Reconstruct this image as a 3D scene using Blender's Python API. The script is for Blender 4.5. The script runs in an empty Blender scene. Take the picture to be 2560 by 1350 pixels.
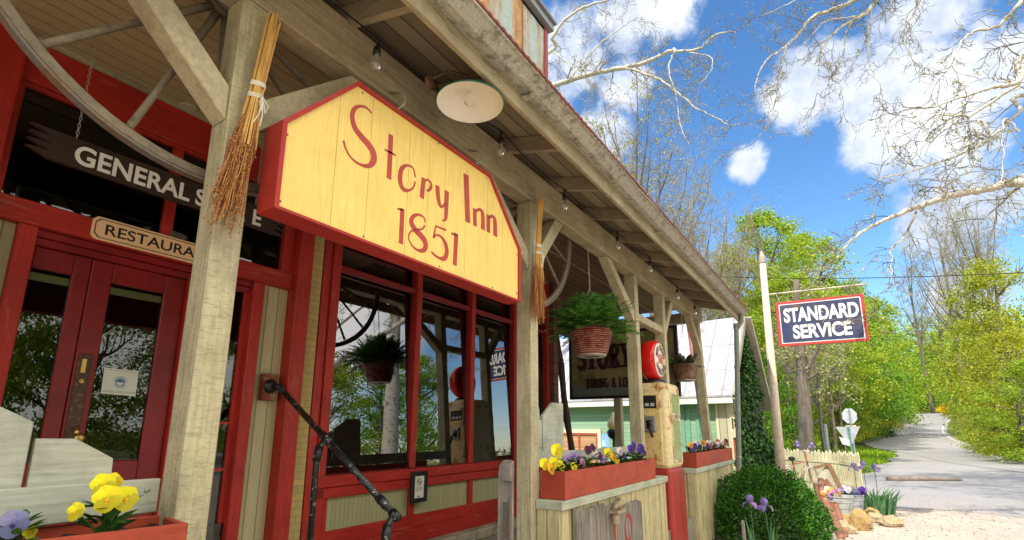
import bpy, math, random
import numpy as np
from mathutils import Vector, Matrix
RAD = math.radians
scene = bpy.context.scene
col = scene.collection
random.seed(7)

# ------------------------------------------------------------------ camera
F, PX, PY, EYE = 1270.0, 1280.0, 800.0, 1.6
yaw, pit, rol = RAD(56.775), RAD(12.063), RAD(0.2415)
cf = Vector((math.sin(yaw)*math.cos(pit), math.cos(yaw)*math.cos(pit), math.sin(pit)))
cr = Vector((math.cos(yaw), -math.sin(yaw), 0)); cu = cr.cross(cf)
cr2 = cr*math.cos(rol) + cu*math.sin(rol); cu2 = cu*math.cos(rol) - cr*math.sin(rol)
cam_d = bpy.data.cameras.new('camera'); cam = bpy.data.objects.new('camera', cam_d); col.objects.link(cam)
cam_d.sensor_fit = 'HORIZONTAL'; cam_d.sensor_width = 36; cam_d.lens = F/2560*36
cam_d.shift_y = (PY-675)/2560; cam_d.clip_end = 2000; cam_d.clip_start = .05
cam.matrix_world = Matrix(((cr2.x, cu2.x, -cf.x, 0), (cr2.y, cu2.y, -cf.y, 0), (cr2.z, cu2.z, -cf.z, EYE), (0, 0, 0, 1)))
scene.camera = cam
CAM = Vector((0, 0, EYE))

def ray(x, y): return cr2*((x-PX)/F) - cu2*((y-PY)/F) + cf
def at(x, y, ax, v):          # survey helper: the point of the plane ax = v that a sight line meets
    d = ray(x, y); i = 'XYZ'.index(ax); return CAM + d*((v-CAM[i])/d[i])
def dep(x, y, dist):          # the point at a horizontal distance along a sight line
    d = ray(x, y); return CAM + d*(dist/math.hypot(d.x, d.y))

# ------------------------------------------------------------------ world and sun
SUN = Vector((-.62, .16, .80)).normalized()
world = bpy.data.worlds.new('World'); scene.world = world; world.use_nodes = True
nt = world.node_tree; N = nt.nodes; L = nt.links; N.clear()
def wn(t, **k):
    n = N.new(t)
    for a, b in k.items(): setattr(n, a, b)
    return n
sky = wn('ShaderNodeTexSky', sky_type='NISHITA', sun_disc=False)
sky.sun_elevation = math.asin(SUN.z); sky.sun_rotation = math.atan2(SUN.x, SUN.y)
sky.air_density = 1.0; sky.dust_density = .3; sky.ozone_density = 2.5
tc = wn('ShaderNodeTexCoord')
hs = wn('ShaderNodeHueSaturation'); hs.inputs['Saturation'].default_value = 1.22; hs.inputs['Value'].default_value = .86
tint = wn('ShaderNodeMix', data_type='RGBA', blend_type='MULTIPLY'); tint.inputs[0].default_value = 1
tint.inputs[7].default_value = (1, 1, 1, 1)
L.new(sky.outputs[0], hs.inputs['Color']); L.new(hs.outputs[0], tint.inputs[6])
def cloud_blob(px, py, r_in, r_out):
    d = ray(px, py).normalized()
    dp = wn('ShaderNodeVectorMath', operation='DOT_PRODUCT'); dp.inputs[1].default_value = d
    L.new(tc.outputs['Generated'], dp.inputs[0])
    mr = wn('ShaderNodeMapRange'); mr.inputs[1].default_value = math.cos(RAD(r_out)); mr.inputs[2].default_value = math.cos(RAD(r_in))
    L.new(dp.outputs['Value'], mr.inputs[0]); return mr.outputs[0]
blobs = [(2240, 215, 1.0, 5.6), (2330, 300, 1.0, 6.5), (2090, 205, .6, 3.8), (1985, 240, .4, 4.2), (2420, 220, .6, 5.2), (2200, 350, .4, 4.2), (2420, 380, .5, 4.5), (1868, 405, .2, 2.6),
         (1440, 120, 1, 5.5), (1560, 215, .6, 3.6), (1360, 240, 1, 5), (1540, 60, .6, 4), (2380, 550, 1, 5), (2480, 500, 1, 4), (1500, 330, .3, 4), (2400, 745, .5, 4), (1660, 20, .5, 4), (2300, 20, .5, 4)]
prev = None
for b in blobs:
    o = cloud_blob(*b)
    if prev is None: prev = o
    else:
        m = wn('ShaderNodeMath', operation='MAXIMUM'); L.new(prev, m.inputs[0]); L.new(o, m.inputs[1]); prev = m.outputs[0]
def wnoise(scale, detail, rough=.6):
    n = wn('ShaderNodeTexNoise'); n.inputs['Scale'].default_value = scale; n.inputs['Detail'].default_value = detail; n.inputs['Roughness'].default_value = rough
    L.new(tc.outputs['Generated'], n.inputs['Vector']); return n.outputs[0]
def wmath(op, a, b):
    m = wn('ShaderNodeMath', operation=op)
    for i, s in enumerate((a, b)):
        if isinstance(s, (int, float)): m.inputs[i].default_value = s
        else: L.new(s, m.inputs[i])
    return m.outputs[0]
n1 = wnoise(6.5, 9, .66); n2 = wnoise(2.3, 6, .6)
# unseen cumulus bank added across the road as fill light for the facade
dpS = wn('ShaderNodeVectorMath', operation='DOT_PRODUCT'); dpS.inputs[1].default_value = Vector((-.25, -.93, .40)).normalized()
L.new(tc.outputs['Generated'], dpS.inputs[0])
mS = wn('ShaderNodeMapRange', interpolation_type='SMOOTHSTEP'); mS.inputs[1].default_value = .30; mS.inputs[2].default_value = .80
L.new(dpS.outputs['Value'], mS.inputs[0])
south = wmath('MULTIPLY', mS.outputs[0], .95)
m1 = wmath('ADD', prev, wmath('MULTIPLY', wmath('SUBTRACT', n1, .5), 3.5))
mapA = wn('ShaderNodeMapRange', interpolation_type='SMOOTHSTEP'); mapA.inputs[1].default_value = .20; mapA.inputs[2].default_value = .92; L.new(m1, mapA.inputs[0])
m2 = wmath('ADD', south, wmath('MULTIPLY', wmath('SUBTRACT', n2, .5), 2.2))
mapB = wn('ShaderNodeMapRange', interpolation_type='SMOOTHSTEP'); mapB.inputs[1].default_value = .38; mapB.inputs[2].default_value = .72; L.new(m2, mapB.inputs[0])
mask = wmath('MAXIMUM', mapA.outputs[0], mapB.outputs[0])
cc = wn('ShaderNodeMix', data_type='RGBA'); cc.inputs[6].default_value = (2.1, 2.5, 3.2, 1); cc.inputs[7].default_value = (4.0, 4.1, 4.3, 1)
cmr = wn('ShaderNodeMapRange'); cmr.inputs[1].default_value = .36; cmr.inputs[2].default_value = .60; L.new(wnoise(8, 7, .6), cmr.inputs[0]); L.new(cmr.outputs[0], cc.inputs[0])
# clouds low in the south are made extra bright to light the shaded porch front
bright = wn('ShaderNodeMix', data_type='RGBA'); bright.inputs[7].default_value = (11.5, 11.2, 10.6, 1); L.new(mS.outputs[0], bright.inputs[0]); L.new(cc.outputs[2], bright.inputs[6])
mx = wn('ShaderNodeMix', data_type='RGBA'); L.new(mask, mx.inputs[0]); L.new(tint.outputs[2], mx.inputs[6]); L.new(bright.outputs[2], mx.inputs[7])
bg = wn('ShaderNodeBackground'); bg.inputs[1].default_value = .12
L.new(mx.outputs[2], bg.inputs[0]); L.new(bg.outputs[0], wn('ShaderNodeOutputWorld').inputs[0])
sd = bpy.data.lights.new('sun', 'SUN'); sd.energy = 2.5; sd.angle = RAD(.53); sd.color = (1, .95, .86)
so = bpy.data.objects.new('sun', sd); col.objects.link(so); so.location = (0, 0, 60)
so.rotation_euler = (-SUN).to_track_quat('-Z', 'Y').to_euler()
vs = scene.view_settings; vs.view_transform = 'Standard'; vs.look = 'None'; vs.gamma = 1; vs.exposure = 1.28

# ------------------------------------------------------------------ materials
def lin(c): return tuple(((v/255)/12.92 if v/255 <= .04045 else ((v/255+.055)/1.055)**2.4) for v in c) + (1,)
class NT:
    def __init__(s, name):
        s.m = bpy.data.materials.new(name); s.m.use_nodes = True; s.t = s.m.node_tree; s.b = s.t.nodes['Principled BSDF']; s.out = s.t.nodes['Material Output']
        s.tc = s.t.nodes.new('ShaderNodeTexCoord')
    def n(s, t, **k):
        x = s.t.nodes.new(t)
        for a, b in k.items(): setattr(x, a, b)
        return x
    def l(s, a, b): s.t.links.new(a, b)
    def noise(s, scale, stretch=(1, 1, 1), detail=5, rough=.6, off=0):
        mp = s.n('ShaderNodeMapping'); mp.inputs['Scale'].default_value = stretch; mp.inputs['Location'].default_value = (off, off*.7, off*.3)
        s.l(s.tc.outputs['Object'], mp.inputs[0])
        x = s.n('ShaderNodeTexNoise'); x.inputs['Scale'].default_value = scale; x.inputs['Detail'].default_value = detail; x.inputs['Roughness'].default_value = rough
        s.l(mp.outputs[0], x.inputs['Vector']); return x.outputs[0]
    def ramp(s, src, stops):
        r = s.n('ShaderNodeValToRGB'); e = r.color_ramp.elements
        while len(e) < len(stops): e.new(.5)
        for k, (p, c) in enumerate(stops): e[k].position = p; e[k].color = c if len(c) == 4 else (*c, 1)
        s.l(src, r.inputs[0]); return r.outputs[0]
    def mix(s, fac, a, b, mode='MIX'):
        x = s.n('ShaderNodeMix', data_type='RGBA', blend_type=mode)
        for i, v in ((0, fac), (6, a), (7, b)):
            if isinstance(v, (int, float)): x.inputs[i].default_value = v
            elif isinstance(v, tuple): x.inputs[i].default_value = v if len(v) == 4 else (*v, 1)
            else: s.l(v, x.inputs[i])
        return x.outputs[2]
    def math(s, op, a, b=0):
        x = s.n('ShaderNodeMath', operation=op)
        for i, v in enumerate((a, b)):
            if isinstance(v, (int, float)): x.inputs[i].default_value = v
            else: s.l(v, x.inputs[i])
        return x.outputs[0]
    def bump(s, h, strength=.3, dist=.01):
        x = s.n('ShaderNodeBump'); x.inputs['Strength'].default_value = strength; x.inputs['Distance'].default_value = dist
        s.l(h, x.inputs['Height']); s.l(x.outputs[0], s.b.inputs['Normal'])
    def fin(s, c, rough=.6, metal=0, spec=.4):
        if isinstance(c, tuple): s.b.inputs['Base Color'].default_value = c if len(c) == 4 else (*c, 1)
        else: s.l(c, s.b.inputs['Base Color'])
        if isinstance(rough, (int, float)): s.b.inputs['Roughness'].default_value = rough
        else: s.l(rough, s.b.inputs['Roughness'])
        s.b.inputs['Metallic'].default_value = metal; s.b.inputs['Specular IOR Level'].default_value = spec
        return s.m
AX = {'X': (.06, 1, 1), 'Y': (1, .06, 1), 'Z': (1, 1, .06), '0': (1, 1, 1)}
def mul(c, k): return tuple(min(1, v*k) for v in c[:3])
def painted(name, c, axis='X', rough=.55, wear=.35, spots=.25, wearc=None, bump=.35, grain=60, spec=.35, blot=1.0, chip=None, checks=0):
    """painted or weathered timber: blotches, grain along one axis, knots and chips"""
    t = NT(name); g = t.noise(grain, AX[axis], 4, .65); bl = t.noise(3.5, AX['0'], 7, .68, 3)
    base = t.ramp(bl, [(.32, mul(c, 1-.34*blot)), (.5, c), (.68, mul(c, 1+.2*blot))])
    base = t.mix(t.math('MULTIPLY', t.ramp(g, [(.35, (1, 1, 1)), (.62, (0, 0, 0))]), wear), base, wearc or mul(c, .45))
    ch = t.noise(22, (AX[axis][0]*2.5 if axis == 'X' else 1, AX[axis][1]*2.5 if axis == 'Y' else 1, AX[axis][2]*2.5 if axis == 'Z' else 1), 6, .7, 9)
    base = t.mix(t.math('MULTIPLY', t.ramp(ch, [(.585, (0, 0, 0)), (.64, (1, 1, 1))]), spots), base, chip or mul(c, .30))
    if checks:
        q = t.noise(75, {'Z': (.35, .35, 2.2), 'X': (2.2, .35, .35)}.get(axis, (1, 1, 1)), 5, .7, 31); base = t.mix(t.math('MULTIPLY', t.ramp(q, [(.53, (0, 0, 0)), (.60, (1, 1, 1))]), checks), base, mul(c, .35))
    t.bump(g, bump, .004); return t.fin(base, rough, 0, spec)
def plain(name, c, rough=.5, metal=0, var=.15, scale=12, bump=0, spec=.4):
    t = NT(name); n = t.noise(scale, AX['0'], 5, .6)
    b = t.ramp(n, [(.3, mul(c, 1-var)), (.7, mul(c, 1+var))])
    if bump: t.bump(n, bump, .006)
    return t.fin(b, rough, metal, spec)
def patchy(name, c, c2, scale=4, lo=.5, hi=.56, rough=.6, bump=.2, axis='0', c3=None):
    t = NT(name); n = t.noise(scale, AX[axis], 7, .65); m = t.noise(scale*5, AX['0'], 5, .6, 5)
    b = t.ramp(m, [(.3, mul(c, .78)), (.7, mul(c, 1.1))]); b2 = t.ramp(m, [(.35, mul(c2, .6)), (.65, c2)])
    b = t.mix(t.ramp(n, [(lo, (0, 0, 0)), (hi, (1, 1, 1))]), b, b2)
    if c3: b = t.mix(t.ramp(t.noise(scale*1.7, AX[axis], 7, .7, 20), [(.6, (0, 0, 0)), (.66, (1, 1, 1))]), b, c3)
    t.bump(m, bump, .004); return t.fin(b, rough)
def planked(name, c, axis, across, width, rough=.6, dark=.25, var=.3, wear=.25, ph=0.0):
    """boards with dark joints; grain along axis, boards laid side by side along 'across'"""
    t = NT(name); sp = t.n('ShaderNodeSeparateXYZ'); t.l(t.tc.outputs['Object'], sp.inputs[0])
    s = sp.outputs['XYZ'.index(across)]; q = t.math('DIVIDE', t.math('ADD', s, ph), width); fr = t.math('FRACT', q); fl = t.math('FLOOR', q)
    wnn = t.n('ShaderNodeTexWhiteNoise', noise_dimensions='1D'); t.l(fl, wnn.inputs['W'])
    base = t.mix(wnn.outputs[0], mul(c, 1-var), mul(c, 1+var*.6))
    g = t.noise(50, AX[axis], 4, .65); base = t.mix(t.math('MULTIPLY', t.ramp(g, [(.35, (1, 1, 1)), (.65, (0, 0, 0))]), wear), base, mul(c, .4))
    edge = t.math('LESS_THAN', t.math('ABSOLUTE', t.math('SUBTRACT', fr, .5)), .5-.045)
    base = t.mix(edge, mul(c, dark), base); t.bump(edge, .6, .006); return t.fin(base, rough)
def glassy(name, ior=1.9, tintc=(.86, .9, .88)):
    m = bpy.data.materials.new(name); m.use_nodes = True; t = m.node_tree; t.nodes.remove(t.nodes['Principled BSDF'])
    tr = t.nodes.new('ShaderNodeBsdfTransparent'); tr.inputs[0].default_value = (*tintc, 1)
    gl = t.nodes.new('ShaderNodeBsdfGlossy'); gl.inputs['Roughness'].default_value = 0.0
    nz = t.nodes.new('ShaderNodeTexNoise'); nz.inputs['Scale'].default_value = 1.6; tcc = t.nodes.new('ShaderNodeTexCoord'); t.links.new(tcc.outputs['Object'], nz.inputs['Vector'])
    bp = t.nodes.new('ShaderNodeBump'); bp.inputs['Strength'].default_value = .05; bp.inputs['Distance'].default_value = .02; t.links.new(nz.outputs[0], bp.inputs['Height']); t.links.new(bp.outputs[0], gl.inputs['Normal'])
    fr = t.nodes.new('ShaderNodeFresnel'); fr.inputs[0].default_value = ior
    mx = t.nodes.new('ShaderNodeMixShader'); t.links.new(fr.outputs[0], mx.inputs[0]); t.links.new(tr.outputs[0], mx.inputs[1]); t.links.new(gl.outputs[0], mx.inputs[2])
    t.links.new(mx.outputs[0], t.nodes['Material Output'].inputs[0]); return m
def leafy(name, c, c2, trans=.45, rough=.5):
    """leaf: each separate leaf card has its own tone, light passes through"""
    t = NT(name); t.t.nodes.remove(t.b); ge = t.n('ShaderNodeNewGeometry')
    cl = t.ramp(ge.outputs['Random Per Island'], [(0, mul(c, .55)), (.25, c), (.85, c2), (1, (min(1, c2[0]*1.35), c2[1]*1.05, c2[2]))])
    oi = t.n('ShaderNodeObjectInfo'); cl = t.mix(t.math('MULTIPLY', oi.outputs['Random'], .28), cl, t.mix(1.0, cl, (.62, .80, .9, 1), 'MULTIPLY'))
    cl = t.mix(t.math('MULTIPLY', t.ramp(t.noise(5, AX['0'], 3, .6), [(.40, (0, 0, 0)), (.6, (1, 1, 1))]), .5), cl, t.mix(1.0, cl, (1.10, 1.0, .9, 1), 'MULTIPLY'))
    d = t.n('ShaderNodeBsdfPrincipled'); t.l(cl, d.inputs['Base Color']); d.inputs['Roughness'].default_value = rough; d.inputs['Specular IOR Level'].default_value = .3
    tr = t.n('ShaderNodeBsdfTranslucent'); t.l(t.mix(1.0, cl, (1.15, 1.1, .5, 1), 'MULTIPLY'), tr.inputs[0])
    mx = t.n('ShaderNodeMixShader'); mx.inputs[0].default_value = trans; t.l(d.outputs[0], mx.inputs[1]); t.l(tr.outputs[0], mx.inputs[2]); t.l(mx.outputs[0], t.out.inputs[0]); return t.m

RED = (.40, .022, .012); BEIGE = (.50, .44, .29)
MT = dict(
    red=painted('red paint', RED, 'Z', .5, .5, .22, blot=.7, chip=(.40, .24, .16)), redx=painted('red paint along', RED, 'X', .5, .5, .22, blot=.7, chip=(.40, .24, .16)),
    dred=painted('dark red paint', (.21, .010, .010), 'Z', .4, .2, .15),
    post=painted('beige post timber', (.49, .43, .26), 'Z', .65, .5, .35, (.22, .18, .10), checks=.45), beam=painted('beige beam timber', (.40, .33, .20), 'X', .65, .45, .6, (.17, .13, .08), checks=.3),
    brace=painted('beige brace timber', (.46, .39, .24), '0', .65, .4, .4, grain=40), rail=painted('grey green rail timber', (.42, .42, .33), 'X', .6, .35, .3),
    rafter=painted('rafter timber', (.33, .26, .16), 'Y', .7, .35, .3), deck=planked('roof deck boards', (.30, .24, .15), 'X', 'Y', .14, .75, .3, .35),
    ceil=planked('beige ceiling boards', (.42, .33, .17), 'X', 'Y', .095, .6, .45, .12, .2), board=planked('beige beadboard', (.36, .34, .17), 'Z', 'X', .045, .55, .45, .08, .15),
    slats=planked('half wall planks', (.50, .43, .24), 'Z', 'X', .14, .65, .12, .35, .35),
    sidep=planked('beige side boards', (.46, .40, .22), 'Z', 'X', .09, .55, .4, .1, .2),
    zinc=patchy('weathered gutter metal', (.42, .40, .33), (.25, .23, .18), 16, .49, .62, .5, .5, '0', (.56, .54, .46)), rust=patchy('rusty red roof edge', (.22, .06, .035), (.14, .07, .05), 9, .5, .6, .7),
    galv=patchy('false front sheet metal', (.36, .42, .38), (.50, .26, .08), 2.2, .46, .56, .5, .4, 'Z', (.20, .10, .05)),
    brick=None, glass=glassy('window glass', 3.1), dglass=glassy('door glass', 1.5), dark=plain('dark interior', (.018, .012, .010), .8), darkwood=painted('dark wood', (.045, .022, .014), 'X', .5, .4, .2),
    yellow=painted('yellow sign paint', (.86, .62, .17), 'Z', .5, .34, .16, (.60, .37, .06), .3, 90, blot=.3, chip=(.40, .24, .06)), sred=painted('sign red paint', (.40, .03, .02), 'X', .6, .3, .25, blot=.5, chip=(.22, .10, .06)), lred=plain('red lettering paint', (.42, .045, .025), .5),
    iron=patchy('black iron pipe with chipped paint', (.012, .012, .012), (.32, .30, .25), 38, .585, .62, .35, .2), black=plain('black plastic', (.01, .01, .01), .4), steel=plain('zinc chain', (.45, .43, .38), .4, .7),
    white=plain('white lettering paint', (.82, .80, .72), .55, 0, .08), paper=plain('white paper', (.62, .62, .52), .6, 0, .05), cream=plain('cream paint', (.78, .50, .26), .5, 0, .06), ink=plain('black ink', (.012, .01, .012), .5),
    teal=plain('blue ink', (.04, .12, .25), .5),
    plant=painted('orange red planter paint', (.36, .052, .022), 'X', .55, .22, .25, (.26, .03, .014)), soil=plain('potting soil', (.03, .018, .012), .95, 0, .5, 60, .6),
    broom=painted('broomcorn stalks', (.62, .36, .09), 'Z', .6, .5, .3, (.30, .12, .03)), seed=plain('broomcorn seed heads', (.30, .10, .025), .7, 0, .5, 90), cord=plain('white cord', (.72, .68, .55), .7),
    enam=plain('white enamel', (.80, .76, .66), .3, 0, .05), green=plain('green enamel', (.02, .10, .05), .3), brass=plain('brass', (.50, .32, .09), .3, .9),
    wheel=painted('old wheel wood', (.21, .165, .11), '0', .75, .6, .5, (.12, .09, .06), .6, 25), tyre=patchy('old iron tyre', (.16, .14, .12), (.22, .14, .08), 12, .5, .6, .6),
    grey=painted('weathered grey wood', (.34, .31, .26), 'Z', .8, .6, .5, (.12, .10, .08), .8), rope=plain('rope', (.45, .38, .25), .8),
)
t = NT('bulb glass'); t.b.inputs['Transmission Weight'].default_value = .85; MT['bulb'] = t.fin((.95, .93, .88), .05)
t = NT('tan brick'); bt = t.n('ShaderNodeTexBrick'); mp = t.n('ShaderNodeMapping'); mp.inputs['Rotation'].default_value = (RAD(90), 0, 0); t.l(t.tc.outputs['Object'], mp.inputs[0]); t.l(mp.outputs[0], bt.inputs[0])
bt.inputs['Color1'].default_value = (.48, .33, .10, 1); bt.inputs['Color2'].default_value = (.40, .29, .10, 1); bt.inputs['Mortar'].default_value = (.30, .24, .11, 1)
for k, v in (('Scale', 1), ('Mortar Size', .005), ('Brick Width', .11), ('Row Height', .055)): bt.inputs[k].default_value = v
t.bump(bt.outputs['Fac'], -.4, .005); MT['brick'] = t.fin(bt.outputs[0], .75)

# ------------------------------------------------------------------ mesh builder
ORG = {}
class MB:
    def __init__(s): s.v = []; s.f = []
    def add(s, vs, fs):
        o = len(s.v); s.v += [tuple(v) for v in vs]; s.f += [tuple(i+o for i in f) for f in fs]; return s
    def obb(s, c, a, b, d):
        c, a, b, d = map(Vector, (c, a, b, d))
        if a.cross(b).dot(d) < 0: a = -a
        vs = [c+a*i+b*j+d*k for i in (-1, 1) for j in (-1, 1) for k in (-1, 1)]
        return s.add(vs, [(0, 1, 3, 2), (4, 6, 7, 5), (0, 4, 5, 1), (2, 3, 7, 6), (0, 2, 6, 4), (1, 5, 7, 3)])
    def box(s, x0, x1, y0, y1, z0, z1):
        return s.obb(((x0+x1)/2, (y0+y1)/2, (z0+z1)/2), ((x1-x0)/2, 0, 0), (0, (y1-y0)/2, 0), (0, 0, (z1-z0)/2))
    def bar(s, p, q, w, h, up=(0, 0, 1)):
        p, q, up = Vector(p), Vector(q), Vector(up); d = (q-p)/2; sd = d.cross(up).normalized(); u = sd.cross(d).normalized()
        return s.obb((p+q)/2, d, sd*(w/2), u*(h/2))
    def tube(s, pts, r, n=8, cap=True):
        pts = [Vector(p) for p in pts]; m = len(pts); rs = r if isinstance(r, (list, tuple)) else [r]*m
        o = len(s.v); ref = None
        for i, p in enumerate(pts):
            d = (pts[min(i+1, m-1)]-pts[max(i-1, 0)])
            d = d.normalized() if d.length > 1e-9 else Vector((0, 0, 1))
            if ref is None: ref = d.orthogonal().normalized()
            ref = (ref - d*ref.dot(d)); ref = ref.normalized() if ref.length > 1e-6 else d.orthogonal().normalized()
            b = d.cross(ref)
            for k in range(n):
                a = 2*math.pi*k/n; s.v.append(tuple(p+(ref*math.cos(a)+b*math.sin(a))*rs[i]))
        for i in range(m-1):
            for k in range(n):
                k2 = (k+1) % n; s.f.append((o+i*n+k, o+i*n+k2, o+(i+1)*n+k2, o+(i+1)*n+k))
        if cap: s.f.append(tuple(o+k for k in reversed(range(n)))); s.f.append(tuple(o+(m-1)*n+k for k in range(n)))
        return s
    def lathe(s, prof, c, n=24, axis=(0, 0, 1), close=False):
        c, ax = Vector(c), Vector(axis).normalized(); e1 = ax.orthogonal().normalized(); e2 = ax.cross(e1); o = len(s.v); m = len(prof)
        for r, z in prof:
            for k in range(n):
                a = 2*math.pi*k/n; s.v.append(tuple(c+ax*z+(e1*math.cos(a)+e2*math.sin(a))*max(r, 1e-4)))
        for i in range(m-1 + (1 if close else 0)):
            j = (i+1) % m
            for k in range(n):
                k2 = (k+1) % n; s.f.append((o+i*n+k, o+i*n+k2, o+j*n+k2, o+j*n+k))
        return s
    def prism(s, pts, ext):
        pts = [Vector(p) for p in pts]; ext = Vector(ext); n = len(pts); nr = Vector((0, 0, 0))
        for i in range(n): nr += pts[i].cross(pts[(i+1) % n])
        if nr.dot(ext) < 0: pts = pts[::-1]
        o = len(s.v); s.v += [tuple(p) for p in pts]+[tuple(p+ext) for p in pts]
        s.f.append(tuple(o+i for i in reversed(range(n)))); s.f.append(tuple(o+n+i for i in range(n)))
        for i in range(n): j = (i+1) % n; s.f.append((o+i, o+j, o+n+j, o+n+i))
        return s
    def ribbon(s, pts, ws, nrm, th):
        """flat brush stroke of varying width on a plane with normal nrm, raised by th"""
        pts = [Vector(p) for p in pts]; nrm = Vector(nrm).normalized(); m = len(pts); o = len(s.v)
        for i, p in enumerate(pts):
            d = (pts[min(i+1, m-1)]-pts[max(i-1, 0)]).normalized(); sd = d.cross(nrm).normalized()*ws[i]/2
            s.v += [tuple(p-sd), tuple(p+sd), tuple(p-sd+nrm*th), tuple(p+sd+nrm*th)]
        for i in range(m-1):
            a = o+4*i; b = a+4
            s.f += [(a+2, a+3, b+3, b+2), (a, a+2, b+2, b), (a+1, b+1, b+3, a+3)]
        e = o+4*(m-1); s.f += [(o, o+1, o+3, o+2), (e, e+2, e+3, e+1)]
        return s
    def ball(s, c, r, n=10, sc=(1, 1, 1)):
        c = Vector(c); o = len(s.v); m = n//2+1
        for i in range(m+1):
            th = math.pi*i/m
            for k in range(n):
                a = 2*math.pi*k/n; s.v.append(tuple(c+Vector((math.sin(th)*math.cos(a)*sc[0], math.sin(th)*math.sin(a)*sc[1], math.cos(th)*sc[2]))*r))
        for i in range(m):
            for k in range(n): k2 = (k+1) % n; s.f.append((o+i*n+k, o+(i+1)*n+k, o+(i+1)*n+k2, o+i*n+k2))
        return s
    def text(s, body, org, xv, yv, w, h, off=.0, ext=.003):
        c = bpy.data.curves.new('t', 'FONT'); c.body = body; c.size = 1; c.offset = off; c.extrude = .0
        o = bpy.data.objects.new('t', c); col.objects.link(o); dg = bpy.context.evaluated_depsgraph_get()
        me = bpy.data.meshes.new_from_object(o.evaluated_get(dg)); bpy.data.objects.remove(o)
        vs = [v.co.copy() for v in me.vertices]; fs = [tuple(p.vertices) for p in me.polygons]; bpy.data.meshes.remove(me)
        x0 = min(v.x for v in vs); x1 = max(v.x for v in vs); y0 = min(v.y for v in vs); y1 = max(v.y for v in vs)
        org, xv, yv = Vector(org), Vector(xv).normalized(), Vector(yv).normalized(); nr = xv.cross(yv)
        P = [org+xv*((v.x-x0)/(x1-x0)*w)+yv*((v.y-y0)/(y1-y0)*h) for v in vs]
        s.add([p+nr*ext for p in P], fs); s_e = {}
        for f in fs:
            for i in range(len(f)):
                e = (f[i], f[(i+1) % len(f)]); s_e[e] = 1
        for (a, b) in s_e:
            if (b, a) not in s_e: s.add([P[a], P[b], P[b]+nr*ext, P[a]+nr*ext], [(0, 1, 2, 3)])
        return s
    def build(s, name, mat, parent=None, loc=None, smooth=False, bevel=0):
        if parent is not None: og = ORG[parent]
        else: og = Vector(loc) if loc is not None else Vector((0, 0, 0))
        me = bpy.data.meshes.new(name); me.from_pydata([tuple(Vector(v)-og) for v in s.v], [], s.f); me.materials.append(mat); me.update()
        if smooth: me.polygons.foreach_set('use_smooth', [True]*len(me.polygons))
        o = bpy.data.objects.new(name, me); col.objects.link(o); ORG[o] = og
        if parent is not None: o.parent = parent
        else: o.location = og
        if bevel:
            b = o.modifiers.new('bevel', 'BEVEL'); b.width = bevel; b.segments = 1; b.limit_method = 'ANGLE'
        return o
def box(*a): return MB().box(*a)
def empty(name, loc, label=None, cat=None, group=None):
    o = bpy.data.objects.new(name, None); o.empty_display_size = .1; o.location = loc; col.objects.link(o); ORG[o] = Vector(loc)
    if label: tag(o, label, cat, group)
    return o
def tag(o, label, cat, group=None):
    o['label'] = label; o['category'] = cat
    if group: o['group'] = group
    return o
def struct(o): o['kind'] = 'structure'; return o
def copy_tree(o, loc=None, rz=0, sc=1, parent=None):
    c = o.copy(); col.objects.link(c)
    if parent is not None: c.parent = parent
    else:
        c.location = loc; c.rotation_euler = (0, 0, rz); c.scale = (sc, sc, sc) if isinstance(sc, (int, float)) else sc
    for ch in list(o.children): copy_tree(ch, parent=c)
    return c
# ------------------------------------------------------------------ the inn with its porch
inn = empty('inn_building', (2, 3.7, 0), 'old two storey wooden inn with red trimmed shopfront and beige timber porch', 'building')
FY = 3.7; FLOOR = .42
def part(mb, name, mat, parent=None, **k): return mb.build(name, mat, parent or inn, **k)
part(box(-3, 9.5, 1.95, 8, .05, FLOOR), 'porch_floor', painted('grey porch boards', (.26, .23, .18), 'X', .7, .4, .3))
m = MB(); m.box(-3, 6.8, 3.5, 3.7, FLOOR, .525); part(m, 'base_ledge', patchy('tan limestone', (.38, .33, .22), (.25, .22, .15), 5), bevel=.012)
part(box(1.0, 2.32, 3.3, 3.9, FLOOR, .56), 'threshold', MT['grey'], bevel=.01)
# posts
def post(x0, y0, x1, y1, w=.122, d=.14, ztop=3.53):
    m = MB(); a = Vector((x0+w/2, y0+d/2, .05 if x0 > 0 else 0)); b = Vector((x1+w/2, y1+d/2, ztop)); ax = (b-a)/2
    m.obb((a+b)/2, ax, (w/2, 0, 0), (0, d/2, 0)); return part(m, 'porch_post', MT['post'], bevel=.006)
post(-1.56, 2.1, -1.56, 2.1); post(.972, 2.1, .966, 2.1); post(3.49, 2.1, 3.488, 2.1, .118); post(6.03, 2.1, 6.03, 2.1); post(7.2, 2.1, 7.2, 2.1); post(9.86, 2.12, 9.40, 2.12, .14)
post(9.3, 3.62, 9.3, 3.62)
m = MB(); m.box(-3, 9.62, 2.088, 2.238, 3.53, 3.665); part(m, 'porch_beam', MT['beam'], bevel=.008)
m = MB(); m.box(-3, 9.62, 2.104, 2.232, 3.667, 3.83); part(m, 'top_plate', MT['beam'], bevel=.006)
def brace(xp, s, zl=2.97, zu=3.57, run=.56, y0=2.115, y1=2.225, w=.115):
    m = MB(); m.prism([(xp, y0, zl-.07), (xp, y0, zl+.09), (xp+s*(run-.06), y0, zu-.045), (xp+s*(run+.10), y0, zu-.045)], (0, y1-y0, 0)); part(m, 'post_brace', MT['brace'], bevel=.005)
brace(.966, -1); brace(1.088, 1); brace(3.488, -1, run=.60); brace(3.606, 1, run=.42); brace(6.03, -1, run=.75); brace(7.322, 1, run=.42); brace(9.50, -1, run=.6)
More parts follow.
